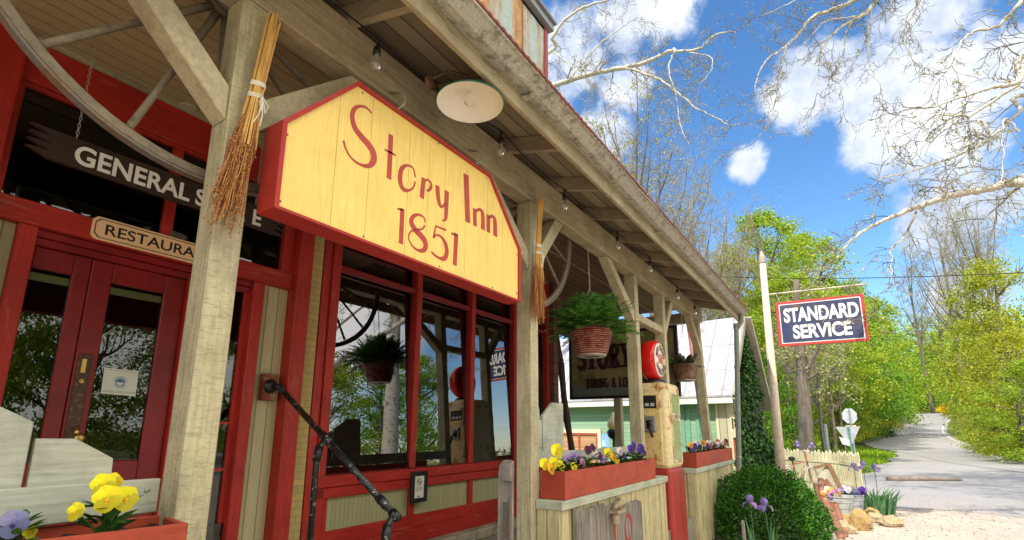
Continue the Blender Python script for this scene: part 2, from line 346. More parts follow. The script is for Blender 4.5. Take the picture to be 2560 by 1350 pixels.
m = MB(); m.box(6.152, 7.2, 2.12, 2.22, 2.95, 3.05); part(m, 'tie_beam', MT['brace'], bevel=.006)
m = MB(); m.box(9.45, 9.6, 2.24, 3.7, 3.53, 3.72); part(m, 'end_beam', MT['brace'], bevel=.006)
# roof: rafters, deck, fascia, gutter
SL = .27
def rz(y): return 3.89 + (y-2.17)*SL
x = -2.45
while x < 10.2:
    m = MB(); m.bar((x, 1.58, rz(1.58)-.0), (x, 3.68, rz(3.68)-.0), .045, .12); part(m, 'rafter', MT['rafter']); x += .80
m = MB(); a, b = 1.42, 3.69; m.prism([(-3, a, rz(a)+.068), (-3, b, rz(b)+.068), (-3, b, rz(b)+.09), (-3, a, rz(a)+.09)], (13.22, 0, 0)); part(m, 'roof_deck', MT['deck'])
m = MB(); m.box(-3, 10.22, 1.545, 1.578, 3.595, 3.728); part(m, 'fascia', MT['beam'], bevel=.004)
random.seed(3)
prof = [(1.543, 3.715), (1.50, 3.702), (1.462, 3.700), (1.452, 3.706), (1.395, 3.742), (1.376, 3.744), (1.374, 3.752), (1.40, 3.756), (1.462, 3.715), (1.543, 3.735)]
m = MB(); xs = [-3+.4*i for i in range(34)]; xs[-1] = 10.24; o0 = len(prof)
for x in xs:
    dy = random.uniform(-.006, .006); dz = random.uniform(-.006, .006)
    m.v += [(x, y+dy, z+dz) for y, z in prof]
for i in range(len(xs)-1):
    for k in range(o0): k2 = (k+1) % o0; m.f.append((i*o0+k, i*o0+k2, (i+1)*o0+k2, (i+1)*o0+k))
m.f.append(tuple(range(o0))); m.f.append(tuple(reversed([(len(xs)-1)*o0+k for k in range(o0)])))
gut = part(m, 'gutter', MT['zinc'])
for x in (2.46, 5.2, 8.0): part(box(x, x+.05, 1.45, 1.546, 3.690, 3.698), 'gutter_strap', MT['zinc'], gut)
# corrugated roof sheet, its rusty red edge showing over the gutter
m = MB(); n = 760; ys = [(1.366, 0), (1.40, 0), (2.6, 0), (3.69, 0)]
for j, (y, _) in enumerate(ys):
    for i in range(n+1):
        x = -3+13.24*i/n; z = rz(y)+.098+.006*math.sin(2*math.pi*x/.066) + (.012*noise.noise((x*2.1, 0, 3)) if False else 0)
        m.v.append((x, y, z))
for j in range(3):
    for i in range(n): a = j*(n+1)+i; m.f.append((a, a+1, a+n+2, a+n+1))
o = part(m, 'roof_sheet', MT['rust'], smooth=True); sm = o.modifiers.new('thick', 'SOLIDIFY'); sm.thickness = .018; sm.offset = -1
m = MB(); m.tube([(10.12, 1.5, 3.70), (10.12, 1.5, 3.58), (10.12, 1.60, 3.44), (10.12, 1.61, 3.30), (10.12, 1.80, .35), (10.12, 1.76, .22), (10.12, 1.66, .15)], .045, 10)
dsp = part(m, 'downspout', patchy('painted downspout', (.20, .24, .21), (.30, .30, .24), 8), smooth=False)
m = MB()
for z in (3.43, 3.46, 3.49, 3.52): m.lathe([(.047, 0), (.052, .012), (.047, .024)], (10.12, 1.60+(3.48-z)*.02, z), 10)
m.lathe([(.046, 0), (.05, .01), (.05, .03), (.046, .04)], (10.12, 1.752, 1.1), 10); part(m, 'downspout_collar', MT['zinc'], dsp)
part(box(-3, 4.3, 2.24, 3.69, 3.80, 3.815), 'porch_ceiling', MT['ceil']); part(box(4.302, 9.5, 2.24, 3.69, 3.802, 3.817), 'porch_ceiling', planked('dark brown ceiling boards', (.16, .09, .05), 'X', 'Y', .12, .7, 1.8, .2, .25))  # far boards are a darker brown than the near beige ones
part(box(6.78, 9.5, 3.66, 3.70, 3.05, 3.80), 'gable_panel', planked('dark brown plank panel', (.11, .055, .035), 'X', 'Z', .14, .7, 1.7, .2, .25))
m = MB(); m.box(-3, 6.7, 3.655, 3.69, 3.765, 3.798); m.box(-3, 9.5, 2.242, 2.27, 3.76, 3.798); m.box(-3, 9.5, 2.93, 2.945, 3.79, 3.7995); part(m, 'ceiling_moulding', MT['beam'])
# false front of pressed sheet metal above the porch roof
m = MB(); m.box(-3, 6.62, 3.7, 3.76, 4.38, 8.42); ff = part(m, 'false_front', MT['galv'])
m = MB(); m.box(6.62, 6.72, 3.68, 3.78, 4.38, 8.42); m.box(6.62, 6.72, 3.78, 9.0, 4.38, 8.42); part(m, 'corner_trim', patchy('faded red trim', (.33, .06, .06), (.2, .03, .03), 3, axis='Z'), ff)
m = MB(); m.box(-3.05, 6.80, 3.60, 3.85, 8.42, 8.55); m.box(-3.05, 6.83, 3.55, 3.9, 8.55, 8.60); part(m, 'coping', plain('grey coping', (.22, .23, .24), .5), ff)
m = MB()
for x in (.9, 2.2, 3.45, 4.7, 5.9): m.box(x, x+.012, 3.692, 3.70, 4.38, 8.42)
part(m, 'sheet_seam', MT['rust'], ff)
# entry bay, left of the shop window
m = MB(); m.box(-3, .42, FY, FY+.08, FLOOR, 3.8); part(m, 'wall', MT['red'])
m = MB(); m.box(.40, .575, FY-.1, FY+.05, FLOOR, 3.765); part(m, 'pilaster', MT['red'], bevel=.008)
for a in (.575, 2.125): part(box(a, a+(.125 if a < 1 else .22), FY+.02, FY+.06, FLOOR, 2.69), 'side_panel', MT['sidep'])
m = MB(); m.box(.575, 2.345, FY-.04, FY+.06, 2.69, 2.825); part(m, 'head_rail', MT['redx'], bevel=.006)
m = MB(); m.box(.575, 2.345, FY-.03, FY+.06, 3.515, 3.765); m.box(.575, 2.345, FY-.012, FY+.05, 3.497, 3.515); part(m, 'top_rail', MT['redx'], bevel=.004)
for a, b in ((2.25, 2.345), (.575, .61)): part(box(a, b, FY-.02, FY+.06, 2.825, 3.497), 'transom_stile', MT['red'], bevel=.004)
tw = part(MB().box(1.385, 1.45, FY-.0, FY+.05, 2.825, 3.497), 'transom_mullion', MT['red'], bevel=.004)
m = MB(); m.box(.61, 1.385, FY+.03, FY+.036, 2.825, 3.497); part(m, 'transom_pane', MT['dglass'])
m = MB(); m.box(1.45, 2.25, FY+.03, FY+.036, 2.825, 3.497); part(m, 'transom_pane', MT['dglass'])
m = MB(); m.box(.70, .785, FY-.03, FY+.06, FLOOR, 2.69); m.box(2.04, 2.125, FY-.03, FY+.06, FLOOR, 2.69); m.box(1.60, 1.68, FY-.0, FY+.06, FLOOR, 2.60); part(m, 'door_jamb', MT['red'], bevel=.005)
m = MB(); m.box(.785, 2.04, FY, FY+.06, 2.645, 2.688); m.box(.785, 2.04, FY+.015, FY+.06, 2.60, 2.643); part(m, 'door_head', MT['dred'], bevel=.005)
m = MB(); m.box(1.68, 2.04, FY+.02, FY+.06, FLOOR, .95); m.box(1.70, 2.02, FY+.05, FY+.055, .95, 2.60); part(m, 'sidelight', MT['dglass']);
m = MB(); m.box(1.68, 1.705, FY+.03, FY+.06, .95, 2.6); m.box(2.005, 2.04, FY+.03, FY+.06, .95, 2.6); m.box(1.705, 2.005, FY+.035, FY+.055, 1.62, 1.64); m.box(1.705, 2.005, FY+.035, FY+.055, 1.30, 1.32); part(m, 'sidelight_frame', MT['red'])
def door(x0, x1, gl, gr, z0=.56, z1=2.60):
    y0, y1 = FY+.045, FY+.085; m = MB()
    m.box(x0, gl, y0, y1, z0, z1); m.box(gr, x1, y0, y1, z0, z1); m.box(gl, gr, y0, y1, 2.475, z1); m.box(gl, gr, y0, y1, z0, 1.40)
    d = part(m, 'door', MT['dred'], bevel=.006)
    part(box(gl, gr, y0+.02, y0+.026, 1.40, 2.475), 'door_pane', MT['dglass'], d)
    part(box(gl, gr, y0+.034, y0+.036, 2.41, 2.455), 'blind', plain('olive blind', (.30, .28, .12), .7), d); return d
dl = door(.785, 1.066, .80, .985); dr = door(1.070, 1.60, 1.18, 1.475)
m = MB(); m.box(1.083, 1.145, FY+.036, FY+.045, 1.50, 2.02); hp = part(m, 'handle_plate', patchy('worn brown lock plate', (.07, .03, .016), (.22, .13, .06), 30, .55, .62, .5), dr, bevel=.003)
m = MB(); m.box(1.10, 1.122, FY+.030, FY+.0362, 1.91, 1.99); m.lathe([(.0, .014), (.012, .012), (.014, 0)], (1.112, FY+.036, 1.86), 12, (0, -1, 0)); part(m, 'keyhole', MT['brass'], dr)
m = MB(); m.tube([(1.13, FY+.04, 1.60), (1.125, FY-.0, 1.59), (1.115, FY-.03, 1.56)], .012, 8); part(m, 'door_handle', MT['brass'], dr, smooth=True)
m = MB(); m.lathe([(0, .02), (.016, .018), (.026, .012), (.03, 0)], (1.155, FY+.045, 1.535), 16, (0, -1, 0)); part(m, 'door_lock', MT['brass'], dr, smooth=True)
# right pilaster, brick strip, display window
PYF = 3.62
m = MB(); m.box(2.345, 2.475, PYF-.02, FY+.05, FLOOR, 3.8); part(m, 'pilaster', MT['red'], bevel=.006)
m = MB(); m.box(2.475, 2.60, FY-.05, FY+.05, FLOOR, 3.8); part(m, 'brick_strip', MT['brick'])
WZ0, WZ1, WT = 1.215, 3.25, 2.98
m = MB(); m.box(2.62, 2.70, FY-.04, FY+.05, FLOOR, 3.8); m.box(2.70, 2.785, FY-.065, FY+.05, FLOOR, 3.8); m.box(6.55, 6.72, FY-.05, FY+.12, FLOOR, 3.8)
m.box(2.785, 6.55, FY-.03, FY+.05, WZ1, 3.8); win = part(m, 'display_window', MT['red'], bevel=.005)
mull = [(3.775, 3.85), (4.71, 4.785), (5.65, 5.725)]
for a, b in mull: part(MB().box(a, b, FY-.045, FY+.04, WZ0, WZ1), 'mullion', MT['red'], win, bevel=.005)
cells = [(2.785, 3.775), (3.85, 4.71), (4.785, 5.65), (5.725, 6.55)]
for a, b in cells:
    part(MB().box(a, b, FY-.02, FY+.03, WT, WT+.055), 'transom_bar', MT['dred'], win, bevel=.004)
    part(MB().prism([(a, FY-.022, WZ0+.01), (a, FY-.017, WZ0+.01), (a, FY+.073, WZ1), (a, FY+.068, WZ1)], (b-a, 0, 0)), 'window_pane', MT['glass'], win)
    m = MB(); m.box(a, a+.022, FY-.012, FY+.03, WZ0+.05, WT); m.box(b-.022, b, FY-.012, FY+.03, WZ0+.05, WT); m.box(a, b, FY-.012, FY+.03, WZ0, WZ0+.05); m.box(a, a+.02, FY-.012, FY+.03, WT+.055, WZ1); m.box(b-.02, b, FY-.012, FY+.03, WT+.055, WZ1); part(m, 'sash', MT['dred'], win)
m = MB(); m.box(2.70, 6.6, FY-.085, FY+.04, 1.125, 1.213); part(m, 'window_sill', MT['redx'], bevel=.005)
m = MB(); m.box(2.70, 6.6, FY-.065, FY+.04, 1.035, 1.122); m.box(2.70, 6.6, FY-.07, FY+.04, .525, .66); m.box(2.70, 6.6, FY-.055, FY+.04, .66, .775); part(m, 'bulkhead_rail', MT['redx'], bevel=.005)
for a, b in [(2.785, 2.835)]+mull+[(6.5, 6.55)]: part(box(a, b, FY-.05, FY+.04, .775, 1.035), 'bulkhead_stile', MT['red'], bevel=.004)
part(MB().box(2.72, 6.55, FY-.02, FY+.03, .72, 1.06), 'bulkhead_panel', MT['board'])
# closed room behind the glass
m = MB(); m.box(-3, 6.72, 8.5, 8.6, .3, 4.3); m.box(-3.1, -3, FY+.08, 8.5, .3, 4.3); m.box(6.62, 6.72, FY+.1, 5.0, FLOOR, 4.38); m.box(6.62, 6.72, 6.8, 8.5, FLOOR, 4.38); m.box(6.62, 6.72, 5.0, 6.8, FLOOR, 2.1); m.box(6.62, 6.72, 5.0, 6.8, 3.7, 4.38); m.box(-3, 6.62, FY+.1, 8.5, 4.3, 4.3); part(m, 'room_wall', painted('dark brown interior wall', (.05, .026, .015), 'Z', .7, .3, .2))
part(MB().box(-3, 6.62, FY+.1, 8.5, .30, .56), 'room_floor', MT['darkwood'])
part(box(6.66, 6.67, 5.0, 6.8, 2.1, 3.7), 'side_window_pane', MT['glass']); m = MB(); m.box(6.72, 6.76, FY+.12, 5.0, FLOOR, 4.38); m.box(6.72, 6.76, 6.8, 8.6, FLOOR, 4.38); m.box(6.72, 6.76, 5.0, 6.8, FLOOR, 2.1); m.box(6.72, 6.76, 5.0, 6.8, 3.7, 4.38); m.box(6.60, 6.74, 3.58, 3.72, FLOOR, 3.78); part(m, 'side_wall', planked('brown side boards', (.13, .05, .03), 'Y', 'Z', .16))
m = MB(); m.box(-3, 9.5, 8.55, 8.6, FLOOR, 8.4); m.box(-3.05, -3, FY, 8.6, 0, 8.4); part(m, 'rear_wall', MT['sidep'])
m = MB(); m.box(-3, 6.72, FY, 8.6, 8.36, 8.42); part(m, 'upper_roof', MT['zinc'])
# half walls along the porch front, each with a wide cap board
def half_wall(x0, x1):
    m = MB(); m.box(x0+.03, x1-.03, 1.907, 2.095, .02, 1.0); hw = part(m, 'half_wall', MT['slats'])
    m = MB(); random.seed(int(x0*10)); x = x0+.03
    while x < x1-.06:
        w = random.uniform(.11, .15); e = min(x+w, x1-.03); m.box(x, e-.014, 1.885+random.uniform(-.006, .006), 1.905, .02, 1.0); x = e
    m.box(x0+.012, x0+.03, 1.9, 2.0, .02, 1.0); m.box(x0+.014, x0+.03, 2.01, 2.09, .02, 1.0)
    part(m, 'picket_board', painted('yellowed beige boards', (.50, .43, .23), 'Z', .7, .5, .35, (.28, .2, .08)), hw)
    m = MB(); m.box(x0, x1, 1.862, 2.098, 1.0, 1.068); part(m, 'cap_board', painted('green grey cap board', (.42, .43, .31), 'X', .65, .35, .2), hw, bevel=.006); return hw
half_wall(3.54, 6.18); half_wall(7.53, 10.3); half_wall(-1.9, .955)
# shaped boards with cut corners behind the posts
def rail_boards(x0, boards, yb, rail):
    m = MB()
    for a in boards: m.prism([(x, yb, z) for x, z in a], (0, .03, 0))
    o = part(m, 'shaped_board', MT['rail'], bevel=.003)
    part(MB().box(*rail, yb-.035, yb-.002, 1.285, 1.408), 'bolt_rail', MT['rail'], o, bevel=.004)
    m = MB()
    for xx in (.78, .92): m.lathe([(0, .008), (.008, .006), (.009, 0)], (xx, yb-.035, 1.37), 10, (0, -1, 0))
    part(m, 'bolt', MT['steel'], o)
rail_boards(0, [[(.2, 1.3), (.572, 1.3), (.572, 1.615), (.474, 1.667), (.2, 1.69)], [(.586, 1.3), (.819, 1.3), (.812, 1.487), (.693, 1.559), (.586, 1.561)], [(-.2, 1.3), (.18, 1.3), (.18, 1.6), (-.2, 1.6)]], 2.27, (-1.4, .965))
m = MB()
for a in ([(3.66, 1.3), (3.955, 1.3), (3.955, 1.675), (3.74, 1.675), (3.66, 1.61)], [(3.97, 1.3), (4.36, 1.3), (4.36, 1.835), (4.16, 1.835), (3.97, 1.71)]): m.prism([(x, 2.27, z) for x, z in a], (0, .03, 0))
m.box(3.62, 6.0, 2.235, 2.268, 1.285, 1.40); part(m, 'shaped_board', MT['rail'], bevel=.003)
# ------------------------------------------------------------------ signs
def clipx(poly, a, b):
    for s, k in ((1, a), (-1, -b)):
        out = []
        for i in range(len(poly)):
            p, q = poly[i], poly[(i+1) % len(poly)]; dp, dq = s*p[0]-k, s*q[0]-k
            if dp >= 0: out.append(p)
            if dp*dq < 0: t_ = dp/(dp-dq); out.append((p[0]+(q[0]-p[0])*t_, p[1]+(q[1]-p[1])*t_))
        poly = out
    return poly
SY = 1.965
def big_sign():
    r = empty('inn_sign', (2.17, 2.03, 2.575), 'big yellow board sign with red edges and hand painted red lettering', 'sign')
    X0, X1, Z0, ZS, Z1 = 1.128, 3.098, 2.518, 2.935, 3.372; out = [(X0, Z0), (X1, Z0), (X1, ZS), (2.70, Z1), (1.51, Z1), (X0, ZS)]
    e = .022; inn_ = [(X0+e, Z0+e*.6), (X1-e, Z0+e*.6), (X1-e, ZS-e*.4), (2.70-e*.4, Z1-e), (1.51+e*.4, Z1-e), (X0+e, ZS-e*.4)]
    gx = [1.13, 1.42, 1.626, 1.91, 2.078, 2.225, 2.44, 2.68, 2.87, 3.09]; m = MB()
    for a, b in zip(gx, gx[1:]): m.prism([(x, SY, z) for x, z in clipx(inn_, a+.0014, b-.0014)], (0, .03, 0))
    part(m, 'board', MT['yellow'], r)
    m = MB(); m.prism([(x, SY+.02, z) for x, z in out], (0, .10, 0))
    for i in range(6):
        p, q = out[i], out[(i+1) % 6]; p2, q2 = inn_[i], inn_[(i+1) % 6]
        m.prism([(p[0], SY-.014, p[1]), (q[0], SY-.014, q[1]), (q2[0], SY-.014, q2[1]), (p2[0], SY-.014, p2[1])], (0, .034, 0))
    part(m, 'frame', MT['sred'], r)
    z4 = lambda *l: [(600+x/3, y/3) for x, y in l]; z5 = lambda *l: [(600+x/3, 450+y/3) for x, y in l]
    def smooth(pts, ws, k=5):
        P, W = [], []; n = len(pts)
        for i in range(n-1):
            p0, p1, p2, p3 = pts[max(i-1, 0)], pts[i], pts[i+1], pts[min(i+2, n-1)]
            for j in range(k):
                u = j/k; P.append(tuple(.5*((2*p1[c]) + (-p0[c]+p2[c])*u + (2*p0[c]-5*p1[c]+4*p2[c]-p3[c])*u*u + (-p0[c]+3*p1[c]-3*p2[c]+p3[c])*u**3) for c in (0, 1))); W.append(ws[i]*(1-u)+ws[i+1]*u)
        return P+[pts[-1]], W+[ws[-1]]
    S = []
    def st(pts, ws, k=5, curve=True):
        if isinstance(ws, (int, float)): ws = [ws]*len(pts)
        S.append(smooth(pts, ws, k) if curve else (pts, ws))
    st(z4((988, 850), (945, 806), (893, 797), (855, 822), (842, 880), (862, 960), (915, 1030), (968, 1092), (1000, 1150), (1000, 1208), (965, 1244), (900, 1233), (832, 1182), (793, 1115), (776, 1055)), [3, 4, 5, 8, 10, 12, 13, 14, 14, 12, 8, 5, 4, 4, 5])
    st(z4((1132, 1010), (1117, 1342)), 10, curve=False); st(z4((1085, 1122), (1166, 1164)), 3.5, curve=False)
    st(z4((1313, 1330), (1300, 1265), (1255, 1240), (1215, 1262), (1200, 1320), (1205, 1380), (1228, 1420), (1266, 1428), (1300, 1405), (1313, 1360)), [3, 3, 4, 8, 10, 10, 8, 4, 3, 3])
    st(z5((1378, -15), (1362, 136)), 9, curve=False); st(z5((1372, 20), (1402, -2), (1430, 20), (1432, 55), (1412, 80), (1398, 74)), [3, 3, 4, 6, 4, 3])
    st(z5((1480, 42), (1484, 110), (1496, 180), (1516, 200), (1540, 170)), [9, 9, 7, 4, 3]); st(z5((1552, 82), (1548, 180), (1545, 270), (1536, 300), (1518, 304)), [9, 9, 7, 4, 3])
    st([(1165, 436), (1169.5, 556)], 11, curve=False)
    st(z5((1760, 215), (1762, 345)), 8, curve=False); st(z5((1764, 245), (1785, 222), (1808, 228), (1820, 262), (1822, 372)), [3, 4, 5, 8, 9])
    st(z5((1862, 262), (1862, 392)), 8, curve=False); st(z5((1866, 292), (1882, 272), (1902, 280), (1912, 312), (1914, 422)), [3, 4, 5, 8, 9])
    st(z5((1180, 216), (1220, 222)), 3.5, curve=False); st(z5((1218, 216), (1206, 478)), 9.5, curve=False)
    st(z5((1388, 318), (1378, 280), (1338, 260), (1298, 275), (1285, 318), (1310, 368), (1350, 410), (1384, 455), (1392, 500), (1368, 530), (1325, 522), (1286, 486), (1264, 432), (1280, 388), (1320, 374), (1368, 366), (1386, 340)), [3, 3, 4, 7, 10, 11, 11, 11, 10, 7, 4, 3, 3, 3, 3, 3, 3])
    st(z5((1545, 376), (1468, 345), (1450, 436)), 3.5, curve=False); st(z5((1450, 436), (1472, 412), (1510, 428), (1542, 482), (1550, 545), (1532, 588), (1492, 584), (1452, 556), (1436, 536)), [3, 3, 4, 8, 9, 8, 4, 4, 3])
    st(z5((1585, 402), (1624, 410)), 3.5, curve=False); st(z5((1622, 402), (1610, 640)), 9, curve=False)
    m = MB()
    for P, W in S:
        Q = [at(x, y, 'Y', SY-.0005) for x, y in P]; sc = [(at(x+1, y, 'Y', SY)-at(x, y, 'Y', SY)).length for x, y in P]
        m.ribbon(Q, [w*k*1.05 for w, k in zip(W, sc)], (0, -1, 0), .0012)
    part(m, 'lettering', MT['lred'], r)
    for px_, pz in ((1.16, 2.56), (1.62, 2.55), (2.2, 2.55), (2.75, 2.55), (3.06, 2.58), (1.16, 2.88), (1.55, 3.33), (2.15, 3.34), (2.66, 3.33), (3.06, 2.88)): part(MB().lathe([(0, .0035), (.005, .003), (.006, 0)], (px_, SY-.0005, pz), 8, (0, -1, 0)), 'screw', MT['tyre'], r)
    m = MB()
    for x in (1.86, 2.62):
        m.tube([(x, 2.03, 3.36), (x, 2.03, 3.44), (x+.02, 2.0, 3.47), (x+.02, 1.99, 3.51), (x-.01, 2.01, 3.53), (x-.01, 2.085, 3.56)], .007, 6)
    part(m, 'hook', MT['steel'], r, smooth=True); return r
big_sign()
def store_sign():
    Y = 3.45; r = empty('store_sign', (1.36, Y, 3.0), 'long dark brown board with white capitals hanging on chains above the door', 'sign')
    l, rr, z0, z1 = .72, 2.0, 3.012, 3.185
    pts = [(l, z0), (rr, z0)]
    for k in range(4): pts += [(rr+.10-.02*k*0, z0+(z1-z0)*(k*.25+.04)), (rr+.0, z0+(z1-z0)*(k*.25+.25))]
    for k in range(4): pts += [(l-.10, z1-(z1-z0)*(k*.25+.04)), (l, z1-(z1-z0)*(k*.25+.25))]
    m = MB(); m.prism([(x, Y, z) for x, z in pts[:-1]], (0, .03, 0)); part(m, 'board', painted('dark brown sign board', (.045, .025, .016), 'X', .5, .4, .2), r)
    m = MB(); m.text('GENERAL', (.818, Y-.001, 3.033), (1, 0, 0), (0, 0, 1), .60, .115, .022, .004); part(m, 'lettering', MT['white'], r); part(MB().text('STOR', (1.455, Y-.001, 3.033), (1, 0, 0), (0, 0, 1), .335, .115, .022, .004).text('E', (1.845, Y-.001, 3.033), (1, 0, 0), (0, 0, 1), .062, .115, .022, .004), 'lettering', MT['white'], r)
    for x in (.816, 1.865):
        m = MB(); z = 3.185; k = 0
        while z < 3.76:
            a = Vector((.006, 0, 0)) if k % 2 else Vector((0, .006, 0)); c = Vector((x, Y+.015, z+.012))
            m.tube([c+a*math.cos(q)+Vector((0, 0, .014*math.sin(q))) for q in [2*math.pi*i/8 for i in range(9)]], .0022, 5, False); z += .0225; k += 1
        part(m, 'chain', MT['steel'], r)
store_sign()
def rest_sign():
    Y = 3.64; r = empty('restaurant_sign', (1.38, Y, 2.69), 'cream plaque with clipped corners and dark capitals fixed above the double door', 'sign'); x0, x1, z0, z1 = 1.005, 1.80, 2.695, 2.838; c = .022
    o8 = lambda i: [(x0+i+c, z0+i), (x1-i-c, z0+i), (x1-i, z0+i+c), (x1-i, z1-i-c), (x1-i-c, z1-i), (x0+i+c, z1-i), (x0+i, z1-i-c), (x0+i, z0+i+c)]
    m = MB(); m.prism([(x, Y, z) for x, z in o8(0)], (0, .018, 0)); part(m, 'board', MT['cream'], r, bevel=.003)
    m = MB(); a, b = o8(.012), o8(.017)
    for i in range(8): j = (i+1) % 8; m.prism([(p[0], Y-.0012, p[1]) for p in (a[i], a[j], b[j], b[i])], (0, .0012, 0))
    part(m, 'border_line', MT['ink'], r)
    part(MB().text('RESTAURANT', (1.07, Y-.0004, 2.733), (1, 0, 0), (0, 0, 1), .655, .068, .012, .0015), 'lettering', MT['ink'], r)
rest_sign()
def notice():   # paper stuck inside the door glass
    Y = FY+.0605; tl = at(261, 919, 'Y', Y); tr = at(347, 928, 'Y', Y); br = at(338, 991, 'Y', Y); bl = at(252, 983, 'Y', Y)
    r = empty('paper_notice', bl, 'white paper notice with blue ring emblem stuck on the door glass', 'notice')
    m = MB(); m.prism([tl, tr, br, bl], (0, .0015, 0)); part(m, 'sheet', MT['paper'], r)
    c = (tl+br)/2+Vector((0, -.0008, 0)); xd = (tr-tl).normalized(); yd = (tl-bl).normalized(); m = MB(); R0 = .026
    ring = lambda a, b, n=28: m.ribbon([c+(xd*math.cos(q)+yd*math.sin(q))*(a+b)/2 for q in [2*math.pi*i/n for i in range(n+1)]], [b-a]*(n+1), (0, -1, 0), .0005)
    ring(R0*.78, R0)
    m.prism([c+(xd*math.cos(q)+yd*math.sin(q))*R0*.7 for q in [math.pi*i/10 for i in range(11)]], (0, -.0006, 0))
    for k in range(12):
        q = math.pi*(.08+.84*k/11); p = c+(xd*math.cos(q)+yd*math.sin(q))*R0*1.28; t_ = (xd*-math.sin(q)+yd*math.cos(q)); m.prism([p+t_*.002+ (p-c)*.1, p-t_*.002+(p-c)*.1, p-t_*.002-(p-c)*.06, p+t_*.002-(p-c)*.06], (0, -.0006, 0))
    for k in range(8):
        q = -math.pi*(.2+.6*k/7); p = c+(xd*math.cos(q)+yd*math.sin(q))*R0*1.28; t_ = (xd*-math.sin(q)+yd*math.cos(q)); m.prism([p+t_*.002+(p-c)*.1, p-t_*.002+(p-c)*.1, p-t_*.002-(p-c)*.06, p+t_*.002-(p-c)*.06], (0, -.0006, 0))
    part(m, 'emblem', MT['teal'], r)
    m = MB()
    for f in (.06, .88, .93): a = tl.lerp(bl, f)+xd*.006; m.bar(a+Vector((0, -.0005, 0)), a+xd*((tr-tl).length-.012)+Vector((0, -.0005, 0)), .0015, .001, (0, 1, 0))
    part(m, 'print_line', MT['ink'], r)
notice()
def smoke_sign():
    Y = FY-.085; x0, x1, z0, z1 = 3.745, 3.965, .895, 1.185; Y -= .0; r = empty('framed_notice', (3.85, Y, .895), 'small black framed no smoking notice hanging below the shop window', 'notice')
    m = MB(); f = .042
    m.box(x0, x0+f, Y-.025, Y, z0, z1); m.box(x1-f, x1, Y-.025, Y, z0, z1); m.box(x0+f, x1-f, Y-.025, Y, z0, z0+f); m.box(x0+f, x1-f, Y-.025, Y, z1-f, z1); part(m, 'frame', MT['black'], r, bevel=.004)
    part(MB().box(x0+f, x1-f, Y-.012, Y-.008, z0+f, z1-f), 'sheet', plain('cream card', (.66, .63, .50), .4), r)
    m = MB(); c = Vector((3.855, Y-.0125, 1.085)); m.ribbon([c+Vector((math.cos(q), 0, math.sin(q)))*.03 for q in [2*math.pi*i/20 for i in range(21)]], [.007]*21, (0, -1, 0), .0006); m.ribbon([c+Vector((-.021, 0, .021)), c+Vector((.021, 0, -.021))], [.006]*2, (0, -1, 0), .0006)
    m.box(3.833, 3.877, Y-.0132, Y-.0122, 1.081, 1.089)
    for z in (1.03, 1.018, 1.006): m.box(3.81, 3.90, Y-.0132, Y-.0122, z, z+.003)
    m.box(3.84, 3.87, Y-.0132, Y-.0122, .945, .955); part(m, 'print', MT['ink'], r)
smoke_sign()

# ------------------------------------------------------------------ things hung on the porch
def wagon_wheel(cx, cz, y, label, a0, a1):
    r = empty('wagon_wheel', (cx, y, cz), label, 'wheel', 'old wagon wheels on the porch posts'); R0 = .935
    rim = MB(); ty = MB(); n = 48; A = [RAD(a0+(a1-a0)*i/n) for i in range(n+1)]
    def band(m, r0, r1, w):
        o = len(m.v)
        for q in A:
            for rr, yy in ((r0, -w), (r1, -w), (r1, w), (r0, w)): m.v.append((cx+rr*math.cos(q), y+yy, cz+rr*math.sin(q)))
        for i in range(n):
            for k in range(4): k2 = (k+1) % 4; m.f.append((o+4*i+k, o+4*i+k2, o+4*i+4+k2, o+4*i+4+k))
        m.f.append((o, o+3, o+2, o+1)); m.f.append((o+4*n, o+4*n+1, o+4*n+2, o+4*n+3))
    band(rim, R0-.045, R0, .018); band(ty, R0+.001, R0+.010, .021)
    rm = part(rim, 'rim', MT['wheel'], r, bevel=.006); part(ty, 'tyre', MT['tyre'], rm)
    for k in range(16):
        q = 2*math.pi*k/16+.06
        if not (a0-2 < math.degrees(q) < a1+2): continue
        d = Vector((math.cos(q), 0, math.sin(q))); o = Vector((cx, y, cz)); m = MB(); m.tube([o+d*.10, o+d*.3, o+d*.6, o+d*(R0-.05)], [.019, .018, .014, .016], 7); part(m, 'spoke', MT['wheel'], r, smooth=True)
    m = MB(); m.lathe([(.0, -.06), (.07, -.06), (.085, -.03), (.09, 0), (.085, .02), (0, .02)], (cx, y, cz), 20, (0, 1, 0)); hb = part(m, 'hub', MT['wheel'], r, smooth=True)
    m = MB(); m.lathe([(.074, -.068), (.082, -.068), (.092, -.04), (.084, -.04)], (cx, y, cz), 20, (0, 1, 0), True); part(m, 'hub_band', MT['tyre'], hb, smooth=True)
wagon_wheel(.985, 3.62, 2.31, 'weathered half wagon wheel hung behind the nearest porch post', 175, 365)
wagon_wheel(3.715, 3.60, 2.31, 'wagon wheel part hanging beside the fern basket behind the second post', 175, 365)
